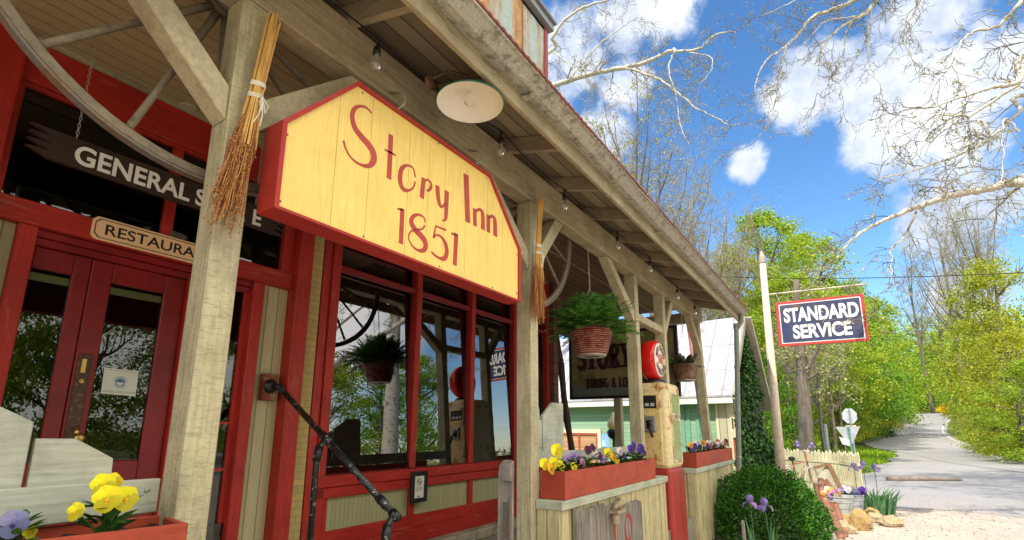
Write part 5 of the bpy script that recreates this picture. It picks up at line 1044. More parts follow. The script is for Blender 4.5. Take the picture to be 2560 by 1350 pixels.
def iris_clump():
    r = empty('iris_clump', (qb.x, qb.y, 0), 'spreading clump of grey green iris blades by the road', 'plant'); m = MB()
    for k in range(110):
        a = rnd.uniform(0, 6.28); d = Vector((math.cos(a), math.sin(a), 0)); b = Vector((qb.x, qb.y, 0))+d*rnd.uniform(0, .28); l_ = rnd.uniform(.3, .62); s = Vector((rnd.uniform(-1, 1), rnd.uniform(-1, 1), 0)).normalized()*.022; p1 = b+Vector((0, 0, l_*.6))+d*.08; p2 = b+Vector((0, 0, l_*.9))+d*rnd.uniform(.14, .34); m.add([b-s, b+s, p1+s*.9, p1-s*.9, p2], [(0, 1, 2, 3), (3, 2, 4)])
    part(m, 'blades', LEAF['iris'], r)
iris_clump()
for i, (x, y, lb) in enumerate(((2135, 1170, 'purple iris standing over the picket fence end'), (2158, 1166, 'purple iris just right of the picket fence'), (2186, 1173, 'purple iris standing above the iris clump'))): hh = dep(x, y, 13.2); iris((hh.x, hh.y, 0), hh, lb, 30+i, 5, .4)
for i, (x, y, lb) in enumerate(((1993, 1112, 'purple iris behind the picket fence beside the pole'), (2030, 1116, 'pale iris behind the picket fence'))): hh = dep(x, y, 17.5); iris((hh.x, hh.y, 0), hh, lb, 40+i, 8, .6)

# ------------------------------------------------------------------ picket fence, bicycle, log cart, tubs, rocks
def fence():
    pts = [dep(1960, 1150, 16.6), dep(2098, 1150, 15.4), dep(2146, 1150, 14.4)]; r = empty('picket_fence', (pts[0].x, pts[0].y, 0), 'cream picket fence with pointed boards beside the road', 'fence'); mt = painted('cream picket paint', (.66, .60, .38), 'Z', .6, .3, .2)
    m = MB(); i = 0
    for a, b in zip(pts, pts[1:]):
        a = Vector((a.x, a.y, 0)); b = Vector((b.x, b.y, 0)); L_ = (b-a).length; u = (b-a)/L_; n = Vector((-u.y, u.x, 0)); k = 0.0
        while k < L_-.04:
            hgt = 1.08+.03*math.sin(i*2.1)-(.13*(k/L_) if a.x < 15 else 0); c = a+u*k; m.prism([c+Vector((0, 0, .04)), c+u*.085+Vector((0, 0, .04)), c+u*.085+Vector((0, 0, hgt-.06)), c+u*.0425+Vector((0, 0, hgt)), c+Vector((0, 0, hgt-.06))], n*.02); k += .112; i += 1
    part(m, 'pickets', mt, r); m = MB()
    for a, b in zip(pts, pts[1:]):
        for z in (.3, .82): m.bar((a.x, a.y, z), (b.x, b.y, z), .035, .08)
    part(m, 'fence_rail', mt, r)
fence()
def bicycle():
    c = dep(2000, 1190, 13.4); r = empty('bicycle', (c.x, c.y, 0), 'old rusty white bicycle leaning by the pole sign', 'bicycle'); u = (cr*.82+Vector((cf.x, cf.y, 0)).normalized()*.57); u.normalize(); z0 = .42; R_ = .33; Zv = Vector((0, 0, 1)); P = lambda a, z: Vector((c.x, c.y, 0))+u*a+Zv*(z+.12)
    wh = plain('old white bike paint', (.60, .55, .48), .4); rs = patchy('faded pink bike tube', (.45, .16, .11), (.3, .2, .12), 9)
    for s in (-.52, .5):
        m = MB(); o = P(s, R_); m.tube([o+(u*math.cos(q)+Zv*math.sin(q))*R_ for q in [6.2832*i/28 for i in range(29)]], .022, 6, False); w = part(m, 'wheel', wh, r); m = MB()
        for k in range(16): q = 6.283*k/16; m.tube([o, o+(u*math.cos(q)+Zv*math.sin(q))*R_], .003, 4)
        part(m, 'spokes', MT['steel'], w); m = MB(); m.tube([o+(u*math.cos(q)+Zv*math.sin(q))*(R_+.05) for q in [RAD(20+i*11) for i in range(13)]], .014, 5); part(m, 'mudguard', wh, r)
    m = MB()
    for a, b in (((-.52, R_), (-.13, .30)), ((-.13, .30), (-.26, .80)), ((-.26, .74), (.36, .78)), ((-.13, .30), (.38, .70)), ((-.52, R_), (-.25, .72)), ((.5, R_), (.34, .92)), ((.34, .92), (.32, 1.0))): m.tube([P(*a), P(*b)], .02, 6)
    part(m, 'frame', rs, r); m = MB(); m.tube([P(.32, 1.0)-Vector((cf.x, cf.y, 0))*.25+u*-.18, P(.32, 1.0)-Vector((cf.x, cf.y, 0))*.2, P(.32, 1.02), P(.32, 1.0)+Vector((cf.x, cf.y, 0))*.2, P(.32, 1.0)+Vector((cf.x, cf.y, 0))*.25+u*-.18], .012, 6); part(m, 'handlebar', wh, r)
    m = MB(); m.ball(P(-.27, .86), .11, 10, (1, .7, .4)); part(m, 'saddle', MT['black'], r, smooth=True)
bicycle()
def cart():
    D = 10.6; P = lambda x, y, d=D: dep(x, y, d); r = empty('log_cart', (P(2075, 1340).x, P(2075, 1340).y, 0), 'rustic reddish log trough with pale pointed back board', 'planter'); lg = patchy('reddish log', (.30, .13, .07), (.16, .07, .04), 5, .5, .62, .7, .5, '0', (.45, .30, .20))
    rnd = random.Random(3)
    for pts, rr in (([(2052, 1200, 11.6), (2056, 1235, 11.2), (2066, 1262, 10.8), (2082, 1290, 10.3), (2094, 1320, 9.9), (2105, 1350, 9.5)], .062), ([(2062, 1205, 11.8), (2075, 1240, 11.3), (2086, 1275, 10.8), (2093, 1300, 10.4), (2100, 1330, 10.0)], .04), ([(2040, 1215, 11.9), (2050, 1255, 11.4), (2066, 1300, 10.7), (2080, 1345, 10.2)], .045), ([(2066, 1200, 11.9), (2088, 1232, 11.6), (2098, 1262, 11.45)], .035), ([(2085, 1250, 11.2), (2095, 1285, 10.6), (2104, 1310, 10.2), (2114, 1345, 9.7)], .05)):
        m = MB(); m.tube([dep(*p) for p in pts], [rr*rnd.uniform(.85, 1.15) for _ in pts], 9); part(m, 'log', lg, r, smooth=True)
    m = MB(); a = [P(2044, 1240, 11.9), P(2046, 1200, 11.9), P(2072, 1158, 11.9), P(2098, 1215, 11.9), P(2090, 1245, 11.9)]; m.prism(a, Vector((cf.x, cf.y, 0))*.05); part(m, 'back_board', painted('pale weathered board', (.52, .46, .33), 'Z'), r)
    m = MB(); m.bar(P(2072, 1160, 11.85), P(2100, 1216, 11.85), .05, .07); m.bar(P(2072, 1160, 11.85), P(2035, 1170, 11.95), .03, .05); part(m, 'back_rail', painted('brown rail', (.28, .16, .08), '0'), r)
    m = MB(); c = P(2078, 1236, 11.3); m.obb(c, cr*.09, Vector((cf.x, cf.y, 0)).normalized()*.16, (0, 0, .07)); part(m, 'box', painted('orange brown box', (.42, .22, .07), 'Z'), r)
cart()
def tub(px_, py_, d, rr, h, label, seed, cols, z0, mt):
    q = dep(px_, py_, d); c = Vector((q.x, q.y, z0)); r = empty('metal_tub', c, label, 'planter', 'metal tubs of flowers'); P = [(0, 0), (rr*.82, 0), (rr*.86, h*.3), (rr*.9, h*.32), (rr*.93, h*.62), (rr*.96, h*.64), (rr, h*.95), (rr*1.06, h*.96), (rr*1.06, h), (rr*.96, h), (rr*.94, h*.8), (0, h*.8)]
    part(MB().lathe(P, c, 28), 'bucket', mt, r, smooth=False); m = MB()
    for s in (-1, 1): m.tube([c+cr*s*rr*1.0+Vector((0, 0, h*.75)), c+cr*s*rr*1.18+Vector((0, 0, h*.72)), c+cr*s*rr*1.0+Vector((0, 0, h*.6))], .01, 5)
    part(m, 'handle', MT['steel'], r)
    rnd = random.Random(seed)
    for k in range(4):
        b = c+Vector((rnd.uniform(-.6, .6)*rr, rnd.uniform(-.6, .6)*rr, h*.82)); hd_ = [((b.x+rnd.uniform(-.13, .13), b.y+rnd.uniform(-.12, .12), b.z+rnd.uniform(.05, .16)), (-cf.x+rnd.uniform(-.4, .4), -cf.y+rnd.uniform(-.4, .4), .5), rnd.uniform(.035, .055), rnd.choice(cols)) for _ in range(5)]; pansy(b, hd_, ['%s', '%s', '%s', '%s'][k] % (['left', 'front', 'middle', 'right'][k]+' clump of pansies in the '+label.split(' in ')[0].split(' full')[0]), 70+seed*5+k, 'pansies in the metal tubs', 14, .14, .08)
galv = patchy('galvanised tub', (.42, .44, .42), (.30, .31, .29), 6, .5, .62, .5, .25); galv2 = patchy('grey ribbed bucket', (.36, .37, .38), (.25, .26, .27), 6)
tub(2098, 1270, 11.2, .23, .29, 'wide galvanised tub full of pink and gold pansies on the sandstone block', 1, ['pink', 'gold', 'white', 'violet'], .16, galv); tub(2132, 1276, 11.7, .20, .27, 'ribbed grey bucket full of purple and white pansies on the sandstone block', 2, ['purple', 'white', 'blue', 'violet'], .17, galv2)
def rock(c, s, label, seed, mt):
    m = MB(); m.ball((0, 0, 0), 1, 14); rnd = random.Random(seed); off = Vector((seed*3.1, seed, 0)); V = []
    for v in m.v:
        v = Vector(v); k = 1+.35*noise_(v*1.3+off)+.12*noise_(v*3.7+off); w = Vector((round(v.x*k*2.2)/2.2*.35+v.x*k*.65, round(v.y*k*2.2)/2.2*.35+v.y*k*.65, v.z*k)); V.append((c[0]+w.x*s[0], c[1]+w.y*s[1], c[2]+w.z*s[2]))
    m.v = V; tag(m.build('rock', mt, loc=(c[0], c[1], 0)), label, 'rock', 'sandstone rocks at the lot edge')
sand = patchy('golden sandstone', (.40, .26, .10), (.26, .16, .07), 4, .5, .65, .85, .6); pale = patchy('pale sandstone', (.42, .32, .18), (.30, .22, .13), 5, .5, .65, .85, .6)
def sblock():
    c = dep(2108, 1312, 10.9); u = cr; b = Vector((cf.x, cf.y, 0)).normalized(); m = MB(); o = Vector((c.x, c.y, .08)); m.obb(o, cr*.28+b*.03, b*.40, (0, 0, .085)); bl = m.build('stone_block', sand, loc=(c.x, c.y, 0), bevel=.03); tag(bl, 'squared golden sandstone block under the metal tubs', 'stone block')
sblock()
for i, (x, y, d, s, lb, mt) in enumerate(((2150, 1325, 10.5, (.10, .14, .22), 'upright tapering brown rock beside the sandstone block', sand), (2185, 1290, 11.6, (.17, .16, .10), 'flat pale rock behind the others at the lot edge', pale), (2225, 1308, 11.3, (.23, .19, .11), 'largest pale rock at the gravel edge', pale), (2175, 1262, 12.2, (.14, .14, .10), 'small dark rock near the iris clump', sand), (2110, 1345, 10.1, (.18, .16, .12), 'low mossy rock at the foot of the log trough', pale))):
    q = dep(x, y, d); rock((q.x, q.y, s[2]*.55), s, lb, i+2, mt)
a, b = dep(2215, 1170, 21), dep(2398, 1170, 22.5); tag(MB().tube([(a.x, a.y, .06), ((a.x+b.x)/2, (a.y+b.y)/2, .07), (b.x, b.y, .05)], [.085, .08, .05], 10).build('fallen_log', painted('bleached log', (.34, .27, .22), '0', .8, .6, .4), loc=(a.x, a.y, 0), smooth=True), 'long bleached log lying along the edge of the lot', 'log')

# ------------------------------------------------------------------ road signs and wire
def octa():
    d = 24; c = dep(2124, 1040, d); b = Vector((c.x, c.y, gz(c.x, c.y))); r = empty('stop_sign', b, 'bare grey back of an octagonal sign on a thin post', 'road sign'); gm = plain('bare aluminium', (.52, .54, .55), .4, .3); bk = Vector((cf.x, cf.y, 0)).normalized()
    R_ = .31; pts = [c+cr*R_*math.cos(RAD(22.5+45*k))+Vector((0, 0, R_*math.sin(RAD(22.5+45*k)))) for k in range(8)]; part(MB().prism(pts, bk*.012), 'sign_plate', gm, r); m = MB(); m.obb(c+Vector((0, 0, -.42)), cr*.2, bk*.006, (0, 0, .07)); part(m, 'lower_plate', plain('pale lower plate', (.62, .60, .52), .5), r)
    m = MB(); q = c-bk*.03; m.tube([(q.x, q.y, b.z), (q.x, q.y, c.z+.25)], .03, 8); part(m, 'post', plain('galvanised post', (.35, .38, .38), .4, .5), r)
    d = 21; c = dep(2122, 1082, d); b = Vector((c.x, c.y, gz(c.x, c.y))); r = empty('yield_sign', b, 'grey back of a triangular sign, point down, below the octagonal one', 'road sign'); w = .42
    tri = [c+cr*w*-1+Vector((0, 0, .19)), c+cr*w+Vector((0, 0, .22)), c+Vector((0, 0, -.48))]; part(MB().prism(tri, bk*.012), 'sign_plate', gm, r); m = MB(); m.obb(c+Vector((0, 0, -.30))-cr*.16-bk*.03, cr*.17+Vector((0, 0, -.05)), bk*.004, Vector((0, 0, .12))-cr*.04); part(m, 'tag_plate', plain('white tag', (.7, .7, .68), .5), r); m = MB(); q = c-bk*.035; m.tube([(q.x, q.y, b.z), (q.x, q.y, c.z+.2)], .03, 8); part(m, 'post', plain('green post', (.12, .30, .24), .5), r)
    d = 19; c = dep(2063, 1060, d); m = MB(); m.tube([(c.x, c.y, 0), (c.x, c.y, c.z)], .045, 8); tag(m.build('metal_post', plain('blue grey post', (.22, .25, .28), .4, .4), loc=(c.x, c.y, 0)), 'plain blue grey metal post behind the picket fence', 'post')
    d = 88; c = dep(2360, 1030, d); zb = gz(c.x, c.y); r = empty('curve_sign', (c.x, c.y, zb), 'orange yellow warning sign at the far bend of the road', 'road sign'); yl = plain('orange yellow sign face', (.85, .45, .01), .5); m = MB(); s = .95; m.prism([c+cr*s*x+Vector((0, 0, s*z)) for x, z in ((-1, .3), (-.3, 1.1), (.8, .9), (1, -.2), (.3, -.6), (-.3, -.2))], bk*.03); m.obb(c+cr*.25+Vector((0, 0, -1.1)), cr*.42, bk*.02, (0, 0, .5)); part(m, 'sign_plate', yl, r); m = MB(); m.tube([(c.x+.2, c.y, zb), (c.x+.2, c.y, c.z)], .07, 6); part(m, 'post', MT['steel'], r)
octa()
a, b = dep(1500, 676, 30), dep(2900, 664, 30); tag(MB().tube([a.lerp(b, f)+Vector((0, 0, -.5*math.sin(math.pi*f))) for f in [i/20 for i in range(21)]], .018, 5).build('utility_wire', MT['black'], loc=a), 'single dark utility wire crossing the sky', 'wire')
m = MB(); rnd = random.Random(2)
# ------------------------------------------------------------------ trees
BARK = painted('grey brown bark', (.20, .16, .12), 'Z', .85, .7, .4, (.07, .055, .04), .9, 14)
PALE = patchy('pale sycamore bark', (.58, .53, .43), (.30, .24, .17), 5, .52, .64, .75, .3)
TWIG = painted('grey twig bark', (.26, .22, .17), 'Z', .8, .4, .2)
def crown(name, lf, n, shape, seed, ls, clumps=60, spread=.20, gaps=.25, solid=.0):
    """leaf crown in unit space: z 0..1, radius about .5; clumps of leaf cards with gaps between"""
    rnd = random.Random(seed); m = MB(); C = []
    while len(C) < clumps:
        z = rnd.random(); rr = shape(z); a = rnd.uniform(0, 6.283); q = rnd.random()**.45; r = rr*q
        C.append((Vector((r*math.cos(a), r*math.sin(a), z)), spread*rnd.uniform(.55, 1.2)*(.6+.6*rr)))
    per = n//clumps
    for c, s in C:
        for k in range(per):
            d = Vector((rnd.gauss(0, 1), rnd.gauss(0, 1), rnd.gauss(0, .62))); p = c+d*s*.42
            dv = Vector((rnd.uniform(-1, 1), rnd.uniform(-1, 1), rnd.uniform(-.8, .4))).normalized(); sd = dv.orthogonal().normalized(); sd = (Matrix.Rotation(rnd.uniform(0, 6.28), 3, dv) @ sd); l_ = ls*rnd.uniform(.6, 1.3)
            m.add([p, p+dv*l_*.5+sd*l_*.34, p+dv*l_, p+dv*l_*.5-sd*l_*.34], [(0, 1, 2, 3)])
    me = bpy.data.meshes.new(name); me.from_pydata(m.v, [], m.f); me.materials.append(LEAF[lf]); me.update(); return me
def trunk_mesh(name, seed, mat, limbs=16, r0=.03, top=.9, z_first=.25, reach=.38):
    rnd = random.Random(seed); m = MB(); P = [Vector((0, 0, -.02))]; 
    for i in range(1, 11): P.append(Vector((P[-1].x+rnd.uniform(-.012, .012), P[-1].y+rnd.uniform(-.012, .012), top*i/10)))
    m.tube(P, [r0*(1.25 if i == 0 else 1-.085*i) for i in range(11)], 8)
    for k in range(limbs):
        f = z_first+(top-.05-z_first)*k/limbs; i = int(f/top*10); b = P[min(i, 10)]; a = rnd.uniform(0, 6.28); d = Vector((math.cos(a), math.sin(a), rnd.uniform(.4, 1.1))).normalized(); ln = reach*(1-.5*f)*rnd.uniform(.7, 1.1); q = [b]; 
        for s in range(6): d = (d+Vector((rnd.uniform(-.25, .25), rnd.uniform(-.25, .25), rnd.uniform(-.1, .2)))).normalized(); q.append(q[-1]+d*ln/6)
        rr = r0*.42*(1-.5*f); m.tube(q, [rr*(1-.14*s) for s in range(7)], 5, False)
        for j in range(3):
            p = q[2+j]; d2 = (d+Vector((rnd.uniform(-1, 1), rnd.uniform(-1, 1), rnd.uniform(-.2, .6)))).normalized(); m.tube([p, p+d2*ln*.2, p+d2*ln*.4+Vector((0, 0, .02))], [rr*.45, rr*.3, rr*.1], 4, False)
    me = bpy.data.meshes.new(name); me.from_pydata(m.v, [], m.f); me.materials.append(mat); me.polygons.foreach_set('use_smooth', [True]*len(me.polygons)); me.update(); return me
egg = lambda z: .5*max(0, math.sin(math.pi*min(1, .12+.86*z)))**.6*(1.05-.45*z)
tall = lambda z: .36*max(0, math.sin(math.pi*min(1, .08+.9*z)))**.5
cone = lambda z: .42*(1.02-z)**.8
CR = [crown('crown', 'spring', 21000, egg, 1, .0165, 95, .145), crown('crown', 'spring', 19000, tall, 2, .0165, 95, .12), crown('crown', 'mid', 21000, egg, 3, .0165, 95, .145), crown('crown', 'olive', 18000, tall, 4, .0155, 120, .13), crown('crown', 'darkg', 28000, cone, 5, .016, 130, .13), crown('crown', 'olive', 12000, egg, 6, .0145, 120, .13), crown('crown', 'mid', 18000, tall, 7, .016, 95, .12)]
TR = [trunk_mesh('trunk', 11, BARK), trunk_mesh('trunk', 12, BARK, 20, .022, .95, .3, .3), trunk_mesh('trunk', 13, TWIG, 26, .016, .98, .22, .34)]
def link(me, name, parent, loc=(0, 0, 0), sc=(1, 1, 1), rz=0):
    o = bpy.data.objects.new(name, me); col.objects.link(o); o.parent = parent; o.location = loc; o.scale = sc; o.rotation_euler = (0, 0, rz); return o
def tree(x, y, h, w, ci, ti, label, grp, base=.22, name='tree', zb=None, rz=0.0, cat='tree'):
    z = gz(x, y)-.05 if zb is None else zb; r = empty(name, (x, y, z), label, cat, grp)
    link(TR[ti], 'trunk', r, (0, 0, 0), (h, h, h), rz); link(CR[ci], 'crown', r, (0, 0, h*base), (w, w, h*(1-base)), rz*1.7+1); return r
def tpx(px, top, d, w, ci, ti, label, grp, base=.2, name='tree', rz=0.0):
    q = dep(px, 1075, d); t_ = dep(px, top, d); z = gz(q.x, q.y)-.05; return tree(q.x, q.y, t_.z-z, w, ci, ti, label, grp, base, name, z, rz)
G1 = 'leafy trees behind the green house'
tpx(1950, 535, 40, 11, 1, 0, 'tallest yellow green tree rising behind the pole sign', G1, .22, 'leafy_tree', .3)
tpx(2060, 585, 46, 12, 0, 0, 'broad light green tree right of the tallest one', G1, .2, 'leafy_tree', 2.0)
tpx(1875, 610, 36, 8, 3, 1, 'thin olive tree at the left of the green clump', G1, .12, 'leafy_tree', 1.1)
tpx(2010, 690, 31, 8.5, 0, 0, 'light green tree with a thick brown trunk behind the pole sign', G1, .36, 'leafy_tree', 4.0)
tpx(2110, 690, 50, 10, 2, 0, 'mid green tree directly behind the blue sign', G1, .12, 'leafy_tree', 3.1)
tpx(1915, 780, 30, 6.5, 0, 1, 'low bright green tree left of the sign pole', G1, .06, 'leafy_tree', 5.1)
tpx(1880, 860, 27, 5.0, 2, 1, 'small mid green tree behind the ivy', G1, .03, 'leafy_tree', 2.4)
tpx(1965, 900, 34, 6, 1, 1, 'small yellow green tree between the poles', G1, .04, 'leafy_tree', .7)
tpx(1990, 800, 44, 9, 2, 0, 'mid green tree filling the gap left of the blue sign', G1, .05, 'leafy_tree', 1.9)
tpx(2062, 810, 52, 9, 6, 1, 'mid green tree under the left half of the blue sign', G1, .05, 'leafy_tree', 2.8)
tpx(2128, 800, 57, 10, 2, 0, 'mid green tree under the right half of the blue sign', G1, .05, 'leafy_tree', 4.6)
tpx(1925, 830, 42, 8, 6, 1, 'mid green tree low behind the ivy gable', G1, .04, 'leafy_tree', 3.7)
G2 = 'woodland trees on the left side of the road'
for i, (px_, top, d, w, ci, lb) in enumerate(((2175, 705, 62, 12, 0, 'pale green woodland tree just right of the blue sign'), (2192, 745, 72, 9.5, 0, 'woodland tree second right of the blue sign'), (2235, 790, 90, 9, 2, 'woodland tree standing above the bend'), (2165, 830, 66, 8, 4, 'dark evergreen by the road bend'), (2200, 855, 80, 7, 4, 'second dark evergreen nearer the bend'), (2150, 840, 54, 8, 5, 'sparse olive tree right of the octagonal sign'), (2120, 900, 48, 6, 3, 'thin olive tree behind the octagonal sign'), (2390, 830, 125, 14, 0, 'light tree beyond the bend'), (2330, 880, 118, 10, 6, 'mid green tree over the bend of the road'), (2080, 870, 44, 6, 5, 'sparse small tree left of the octagonal sign'), (2148, 930, 58, 5, 4, 'low dark evergreen at the roadside'), (2180, 955, 63, 6, 4, 'dark low tree left of the road beyond the octagonal sign'), (2112, 950, 52, 5, 4, 'dark low tree right behind the octagonal sign'), (2212, 975, 74, 5, 4, 'dark low tree closest to the road bend'))):
    tpx(px_, top, d, w, ci, i % 2, lb, G2, .1 if ci != 4 else .04, 'woodland_tree', i*1.3)
G3 = 'trees and bushes on the right side of the road'
for i, (px_, top, d, w, ci, lb) in enumerate(((2462, 850, 86, 9, 0, 'bright green tree at the right of the bend'), (2480, 800, 66, 11, 3, 'tall thin leaved tree right of the road'), (2560, 640, 46, 9, 3, 'big light green tree at the right edge of the photo'), (2550, 830, 40, 8, 5, 'sparse olive tree at the right edge under the big light one'), (2490, 950, 60, 6, 0, 'round bright bush right of the road'), (2520, 985, 46, 6, 0, 'second round bush nearer the right edge'), (2440, 960, 78, 5, 2, 'bush beside the warning sign'), (2600, 900, 36, 7, 1, 'bright shrub tree cut by the right edge'), (2515, 1060, 48, 3.6, 2, 'low green shrub on the right bank'), (2560, 1075, 40, 3.0, 0, 'low bright shrub nearest the right edge'))):
    tpx(px_, top, d, w, ci, i % 2, lb, G3, .03, 'roadside_tree', i*2.1+.4)
# far wooded slope that reads as one mass
rnd = random.Random(21)
m = MB()
for k in range(60000):
    az = rnd.uniform(1780, 2700); d = rnd.uniform(95, 190); q = dep(az, 1075, d); z = gz(q.x, q.y); hh = rnd.random()**1.0*15*(.6+.5*noise_(Vector((q.x*.05, q.y*.05, 0)))+.35); p = Vector((q.x, q.y, z+hh)); dv = Vector((rnd.uniform(-1, 1), rnd.uniform(-1, 1), rnd.uniform(-.6, .5))).normalized(); sd = dv.orthogonal().normalized(); l_ = rnd.uniform(.35, .75); m.add([p, p+dv*l_*.5+sd*l_*.35, p+dv*l_, p+dv*l_*.5-sd*l_*.35], [(0, 1, 2, 3)])
o = tag(m.build('far_woodland', LEAF['spring']), 'far light green woodland closing the view behind the bend', 'woodland'); o['kind'] = 'stuff'
m = MB()
for k in range(9000):
    px_ = rnd.uniform(2345, 2560); d = rnd.uniform(50, 88); q = dep(px_, 1075, d); off = rdist(q.x, q.y)
    if off < 4.6 or off > 13: continue
    z = gz(q.x, q.y); s = Vector((rnd.uniform(-1, 1), rnd.uniform(-1, 1), 0)).normalized()*.03; h = rnd.uniform(.4, 1.4); m.add([Vector((q.x, q.y, z))-s, Vector((q.x, q.y, z))+s, Vector((q.x+rnd.uniform(-.3, .3), q.y+rnd.uniform(-.3, .3), z+h))], [(0, 1, 2)])
o = tag(m.build('dry_grass', LEAF['dry']), 'tan dry grass on the bank right of the road', 'grass'); o['kind'] = 'stuff'
# trees across the road: seen in the shop window glass
G4 = 'trees across the road mirrored in the shop windows'
for i, (x, y, h, w, ci) in enumerate(((1.5, -13, 11, 8, 0), (8, -19, 9.5, 9, 0), (15, -19, 8.0, 9, 0), (23, -24, 10, 10, 0), (-4, -14, 14, 11, 2), (32, -27, 11, 11, 2), (5, -24, 12, 9, 2), (43, -33, 13, 13, 0), (-12, -16, 15, 12, 0))):
    tree(x, y, h, w, ci, 0, 'tree across the road mirrored in the shop glass, %s' % ['nearest the door side', 'opposite the yellow sign', 'low and mid green', 'right of the middle', 'left of the door', 'farthest right', 'in the second row', 'tall in the second row right', 'farthest left'][i], G4, .08, 'street_tree', None, i*1.7)

# ---- bare and budding trees: limbs are surveyed, twigs grown on them
def grow(tw, bd, p, d, ln, r, lvl, rnd, drop=0.0, bud=.5, bs=.05, tips=None):
    n = max(4, int(5+lvl)); pts = [p.copy()]; q = p.copy(); d = d.normalized()
    for i in range(n): d = (d+Vector((rnd.gauss(0, .22), rnd.gauss(0, .22), rnd.gauss(.03-drop, .20)))).normalized(); q = q+d*ln/n; pts.append(q.copy())
    tw.tube(pts, [max(.0045, r*(1-.72*i/n)) for i in range(n+1)], 5 if r > .02 else 3, False)
    if lvl > 0:
        k = rnd.randint(4, 6) if lvl > 1 else rnd.randint(3, 5)
        for j in range(k):
            i = min(n, 1+int((j+rnd.random())/k*n)); dd = (pts[i]-pts[i-1]).normalized(); side = dd.orthogonal().normalized(); side = Matrix.Rotation(rnd.uniform(0, 6.28), 3, dd) @ side; grow(tw, bd, pts[i], dd*.75+side*rnd.uniform(.5, 1.0), ln*rnd.uniform(.38, .62), r*.5, lvl-1, rnd, drop*.7, bud, bs)
    if lvl <= 1:
        for i in range(1, n+1):
            if rnd.random() < bud:
                for _ in range(rnd.randint(1, 3)):
                    c = pts[i]+Vector((rnd.gauss(0, .03), rnd.gauss(0, .03), rnd.gauss(-.01, .03)))*(bs/.05); dv = Vector((rnd.uniform(-1, 1), rnd.uniform(-1, 1), rnd.uniform(-1, .4))).normalized(); sd = dv.orthogonal().normalized(); l_ = bs*rnd.uniform(.6, 1.4); bd.add([c, c+dv*l_*.5+sd*l_*.3, c+dv*l_, c+dv*l_*.5-sd*l_*.3], [(0, 1, 2, 3)])
def limb_tree(name, label, grp, trunk, limbs, seed, barkmat, bud, every=.32, tl=1.0, r_tw=.011, lvl=2, drop=.06, bs=.05):
    rnd = random.Random(seed); r = empty(name, trunk[0][0], label, 'tree', grp); tm = MB(); P = catmull([tuple(p) for p, _ in trunk], 4); R_ = [a for (_, a) in trunk]; rad = lambda R_, n: [R_[min(int(i*(len(R_)-1)/(n-1)), len(R_)-2)]*(1-((i*(len(R_)-1)/(n-1)) % 1 if i < n-1 else 1))+R_[min(int(i*(len(R_)-1)/(n-1)), len(R_)-2)+1]*((i*(len(R_)-1)/(n-1)) % 1 if i < n-1 else 1) for i in range(n)]
    tm.tube(P, rad(R_, len(P)), 10); part(tm, 'trunk', barkmat, r, smooth=True); tw = MB(); bd = MB(); lm = MB()
    for pts, ra, rb in limbs:
        Q = [Vector(q) for q in catmull([tuple(p) for p in pts], 7)]; n = len(Q); Q = [q+Vector((rnd.gauss(0, .012), rnd.gauss(0, .012), rnd.gauss(0, .012)))*(.9 if 0 < i < n-1 else 0) for i, q in enumerate(Q)]
        lm.tube(Q, [ra+(rb-ra)*(i/(n-1))**.8 for i in range(n)], 8, False); L_ = 0; nx = every*rnd.random()
        for i in range(1, n):
            L_ += (Q[i]-Q[i-1]).length; f = i/(n-1)
            while L_ > nx:
                nx += every*rnd.uniform(.6, 1.4); dd = (Q[i]-Q[i-1]).normalized(); sd = Matrix.Rotation(rnd.uniform(0, 6.28), 3, dd) @ dd.orthogonal().normalized(); grow(tw, bd, Q[i], dd*.6+sd, tl*rnd.uniform(.5, 1.2)*(1.1-.4*f), max(r_tw, (ra+(rb-ra)*f)*.30), lvl, rnd, drop, bud, bs)
        grow(tw, bd, Q[-1], Q[-1]-Q[-2], tl*1.1, rb, lvl, rnd, drop, bud, bs)
    part(lm, 'limbs', barkmat, r, smooth=True); part(tw, 'twigs', TWIG, r); part(bd, 'leaf_buds', LEAF['bud'], r); return r
def px(d0, d1, *l): n = len(l); return [dep(x, y, d0+(d1-d0)*i/(n-1)) for i, (x, y) in enumerate(l)]
GS = 'budding sycamores reaching over the scene'
T1 = Vector((9.5, -8.5, 0)); top1 = dep(2800, 330, 12.5)
limb_tree('sycamore', 'budding sycamore off to the right, pale limbs reaching into the picture', GS, [(T1, .34), (Vector((9.4, -8.2, 2.5)), .29), (Vector((9.3, -7.6, 5)), .25), (Vector((9.2, -6.9, 8.0)), .17), (Vector((9.0, -6.0, 11.0)), .08)],
 [([Vector((9.35, -8.1, 3.2))]+px(11.5, 10.0, (2700, 445), (2548, 458), (2433, 478), (2333, 502), (2267, 528), (2200, 555), (2133, 598), (2087, 648)), .10, .016),
  (px(10.9, 10.5, (2290, 528), (2262, 590), (2232, 620), (2228, 665), (2231, 710)), .022, .007),
  ([Vector((9.3, -7.6, 5))]+px(11.0, 10.0, (2660, 120), (2547, 205), (2480, 218), (2427, 235), (2333, 268)), .06, .012), (px(10.9, 10, (2547, 210), (2433, 285), (2400, 290), (2350, 285)), .03, .008),
  ([Vector((9.35, -8.0, 3.8))]+px(11.2, 10.2, (2650, 235), (2547, 285), (2450, 363), (2333, 410), (2260, 432), (2200, 445)), .045, .008),
  ([Vector((9.2, -6.9, 8.0))]+px(11.2, 10.2, (2640, -60), (2547, 12), (2497, 63), (2427, 82), (2395, 120), (2380, 165)), .05, .008),
  (px(10.8, 10.4, (2480, 340), (2445, 300), (2440, 360), (2430, 420), (2400, 440)), .03, .008), (px(11.0, 10.6, (2547, 330), (2510, 300), (2508, 400), (2500, 470)), .02, .006)], 31, PALE, .13, .50, .80, r_tw=.008, bs=.04)
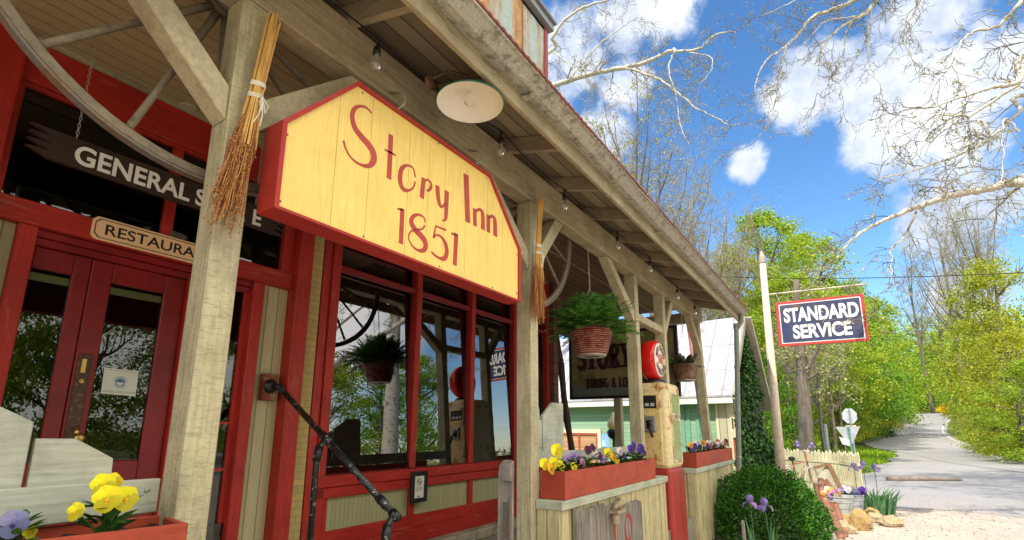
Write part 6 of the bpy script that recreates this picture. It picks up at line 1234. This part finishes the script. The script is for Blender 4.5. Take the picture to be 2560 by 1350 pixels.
rnd = random.Random(5); syc = [o for o in scene.objects if o.name == 'sycamore'][0]
link(CR[5], 'shadow_crown', syc, tuple(Vector((8.3, -.6, 14.5))-T1), (10, 9, 6.5), .7); link(CR[5], 'shadow_crown', syc, tuple(Vector((11.5, -3.5, 18.5))-T1), (10, 10, 6), 2.1)  # leaf crowns added above the view to throw dappled shade on the road
T3 = Vector((16, -9.5, 0))
limb_tree('sycamore', 'budding sycamore whose dark drooping limbs hang from the top right', GS, [(T3, .36), (Vector((15.8, -9, 4)), .3), (Vector((15.2, -8, 9)), .24), (Vector((14.5, -6.5, 13)), .14)],
 [([Vector((15.0, -7.6, 10))]+px(16, 14, (2300, -120), (2137, 0), (2033, 43), (1997, 83), (1960, 120), (1920, 147), (1893, 195), (1887, 240)), .085, .010),
  (px(15.5, 14.5, (2300, -100), (2193, 0), (2160, 37), (2100, 70), (2060, 110), (2052, 150), (2043, 233)), .07, .009), (px(14.8, 14.5, (1975, 105), (1963, 124), (1950, 180), (1938, 247), (1925, 300), (1895, 345)), .03, .006),
  (px(15.2, 14.6, (2160, 30), (2120, 70), (2110, 125), (2090, 180), (2100, 215)), .03, .007), (px(15.2, 14.6, (2150, 40), (2110, 45), (2060, 55), (2020, 100), (1990, 140)), .03, .007), (px(15.4, 14.8, (2185, 10), (2170, 60), (2168, 110), (2175, 165), (2200, 210), (2208, 260)), .03, .007),
  (px(15.4, 14.8, (2300, -40), (2290, 20), (2265, 70), (2262, 110), (2290, 165)), .04, .008), (px(15.4, 14.8, (2330, -60), (2200, -10), (2040, -20), (1960, 15), (1900, 40)), .04, .008)], 37, PALE, .10, .52, .95, r_tw=.008, bs=.045)
T2 = Vector((7.5, 13.5, 0))
limb_tree('sycamore', 'budding sycamore standing behind the inn, pale limbs over the roof', GS, [(T2, .40), (Vector((7.6, 13.4, 5)), .34), (Vector((7.8, 12.8, 9)), .26), (Vector((8.3, 12, 13)), .15), (Vector((8.8, 11.5, 16)), .06)],
 [([Vector((7.7, 13.0, 8))]+px(15.2, 14, (1300, 240), (1385, 212), (1500, 180), (1600, 160), (1680, 126), (1690, 130), (1750, 120), (1790, 85), (1840, 80)), .115, .014),
  ([Vector((7.8, 12.8, 9))]+px(15.2, 14, (1340, 150), (1382, 92), (1410, 52), (1460, 18), (1520, 0), (1600, -30)), .085, .02), (px(14.8, 14, (1560, 168), (1640, 195), (1690, 228), (1740, 270), (1775, 285), (1820, 312), (1850, 310)), .045, .007),
  (px(14.6, 14, (1685, 130), (1672, 175), (1690, 235), (1700, 310), (1722, 360)), .028, .007), (px(14.4, 13.8, (1720, 130), (1775, 142), (1778, 175), (1755, 205)), .02, .006), (px(14.6, 14, (1420, 200), (1500, 110), (1560, 65), (1590, 45)), .03, .007), (px(14.6, 14, (1385, 130), (1440, 175), (1460, 190)), .03, .01)], 41, PALE, .14, .40, .95, r_tw=.008, bs=.045)
q0 = dep(2012, 1110, 24); zq = gz(q0.x, q0.y); BT = lambda x, y, d=24: dep(x, y, d)
limb_tree('brown_trunk_tree', 'tree with a thick forked brown trunk behind the picket fence', 'trees beyond the fence', [(Vector((q0.x, q0.y, zq-.1)), .30), (BT(2010, 1000), .25), (BT(2004, 900), .22), (BT(1995, 800), .16), (BT(1990, 700), .10)],
 [(px(24, 23.5, (2010, 990), (2022, 920), (2045, 870), (2070, 800)), .14, .03), (px(24, 24.4, (2004, 900), (1980, 850), (1965, 790)), .09, .02), (px(24, 23, (2008, 960), (2040, 935), (2075, 925), (2100, 905)), .07, .02), (px(24, 24, (1998, 830), (2020, 760), (2030, 690)), .08, .02)], 77, BARK, .3, .5, 1.3, bs=.09)
# slim trees with thin high crowns: two kinds, each built once and copied
def slim(name, seed, forks):
    rnd = random.Random(seed); Z = Vector((0, 0, 1)); tr = [(Vector((0, 0, 0)), .17), (Vector((.1, .05, 4)), .14), (Vector((.0, .2, 8)), .10), (Vector((.25, .1, 12)), .06)]; lims = []
    for k in range(forks):
        a = rnd.uniform(0, 6.28); z0 = rnd.uniform(4.5, 11); d = Vector((math.cos(a), math.sin(a), 0)); b = Vector((.12, .1, z0)); l_ = rnd.uniform(2.2, 4.2); lims.append(([b, b+d*l_*.25+Z*l_*.4, b+d*l_*.45+Z*l_*.85, b+d*l_*.55+Z*l_*1.3], .055, .014))
    return limb_tree(name, 'x', 'slim budding trees behind the roofs', tr, lims, seed, BARK, .06, .42, 1.25, .012, 2, -.05, .08)
SL1 = slim('slim_tree', 51, 9); SL2 = slim('slim_tree', 57, 11)
first = {0: True, 1: True}
for i, (px_, top, d, k, lb) in enumerate(((1655, 330, 24, 0, 'slim budding tree nearest the porch eave'), (1735, 400, 27, 1, 'second slim budding tree right of the eave'), (1600, 250, 22, 1, 'slim budding tree with its top just over the roof edge'), (1800, 500, 30, 0, 'slim budding tree above the downspout'), (1855, 545, 33, 1, 'slim tree left of the tall green tree'), (2425, 520, 82, 0, 'tall bare tree at the right with grey trunk'), (2480, 560, 90, 1, 'bare tree close to the right edge'), (2340, 640, 95, 0, 'thin bare tree right of the blue sign'), (2530, 480, 85, 1, 'tall bare tree cut by the right edge'), (2390, 720, 100, 1, 'small bare tree over the road bend'), (1770, 620, 23, 1, 'low slim tree behind the green house roof'), (2056, 800, 26, 0, 'slim grey trunk right of the thick brown trunk'), (2083, 830, 29, 1, 'thin grey trunk left of the octagonal sign'), (1985, 780, 28, 1, 'thin grey trunk left of the thick brown trunk'), (2108, 860, 33, 0, 'thin pale trunk just behind the octagonal sign'))):
    q = dep(px_, 1075, d); tz = dep(px_, top, d); z = gz(q.x, q.y)-.05; s = (tz.z-z)/14.5; src = SL1 if k == 0 else SL2
    if first[k]: o = src; first[k] = False; o.location = (q.x, q.y, z); o.rotation_euler = (0, 0, i*1.9); o.scale = (s, s, s)
    else: o = copy_tree(src, (q.x, q.y, z), i*1.9, s)
    o['label'] = lb
# ------------------------------------------------------------------ things behind the shop glass
t = NT('lit amber glass'); t.b.inputs['Emission Color'].default_value = (.9, .42, .10, 1); t.b.inputs['Emission Strength'].default_value = .16; MT['amber'] = t.fin((.55, .33, .12), .3)
c = at(858, 838, 'Y', 5.0); r = empty('ceiling_lamp', c, 'amber glass dome lamp hanging inside behind the large pane', 'lamp'); m = MB(); m.lathe([(0, -.10), (.12, -.085), (.21, -.03), (.235, .01), (.22, .02), (.12, .07), (.05, .085), (0, .09)], c, 28); part(m, 'lamp_shade', MT['amber'], r, smooth=True); m = MB(); m.tube([c+Vector((0, 0, .08)), (c.x, c.y, 4.3)], .012, 6); part(m, 'rod', MT['brass'], r)
t = NT('leaded coloured glass'); t.t.nodes.remove(t.b); cl = t.ramp(t.noise(7, AX['0'], 4, .6), [(.35, (.75, .66, .26)), (.5, (.45, .62, .28)), (.62, (.80, .74, .50)), (.75, (.30, .5, .45))])
d1 = t.n('ShaderNodeBsdfDiffuse'); d2 = t.n('ShaderNodeBsdfTranslucent'); t.l(cl, d1.inputs[0]); t.l(cl, d2.inputs[0]); mx = t.n('ShaderNodeMixShader'); mx.inputs[0].default_value = .6; t.l(d1.outputs[0], mx.inputs[1]); t.l(d2.outputs[0], mx.inputs[2]); t.l(mx.outputs[0], t.out.inputs[0]); LEADG = t.m
def leaded(x0, x1, y, z0, z1, label, seed):
    r = empty('leaded_panel', ((x0+x1)/2, y, z0), label, 'stained glass'); rnd = random.Random(seed); cols = [(.75, .66, .26), (.45, .60, .26), (.45, .40, .22), (.30, .50, .45)]
    m = MB(); P = [(x0, z0), (x1, z0), (x1, z1-.15)]+[((x0+x1)/2+(x1-x0)/2*math.cos(RAD(a)), z1-.15+.15*math.sin(RAD(a))) for a in range(15, 166, 15)]+[(x0, z1-.15)]; m.prism([(x, y, z) for x, z in P], (0, .01, 0)); part(m, 'glass_panel', LEADG, r)
    m = MB()
    for i in range(5): x = x0+(x1-x0)*i/4; m.tube([(x, y-.006, z0), (x+.02*math.sin(i*2), y-.006, (z0+z1)/2), (x, y-.006, z1-.12)], .008, 5)
    for i in range(6): z = z0+(z1-z0-.15)*i/5; m.tube([(x0, y-.006, z), ((x0+x1)/2, y-.006, z+.04), (x1, y-.006, z)], .007, 5)
    m.tube([(x, y-.006, z) for x, z in P+[P[0]]], .014, 6); part(m, 'lead_lines', MT['black'], r)
leaded(4.0, 4.68, 3.80, 1.85, 3.15, 'arched leaded glass panel inside the middle shop window', 1); leaded(5.1, 5.62, 3.80, 1.75, 3.05, 'second leaded glass panel inside, behind the right pane', 2)
m = MB(); m.box(2.8, 6.5, 3.86, 4.5, FLOOR+.2, 1.16); tag(m.build('display_bench', MT['darkwood'], loc=(4.6, 4.1, FLOOR+.2)), 'low dark display bench just inside the shop window', 'bench')
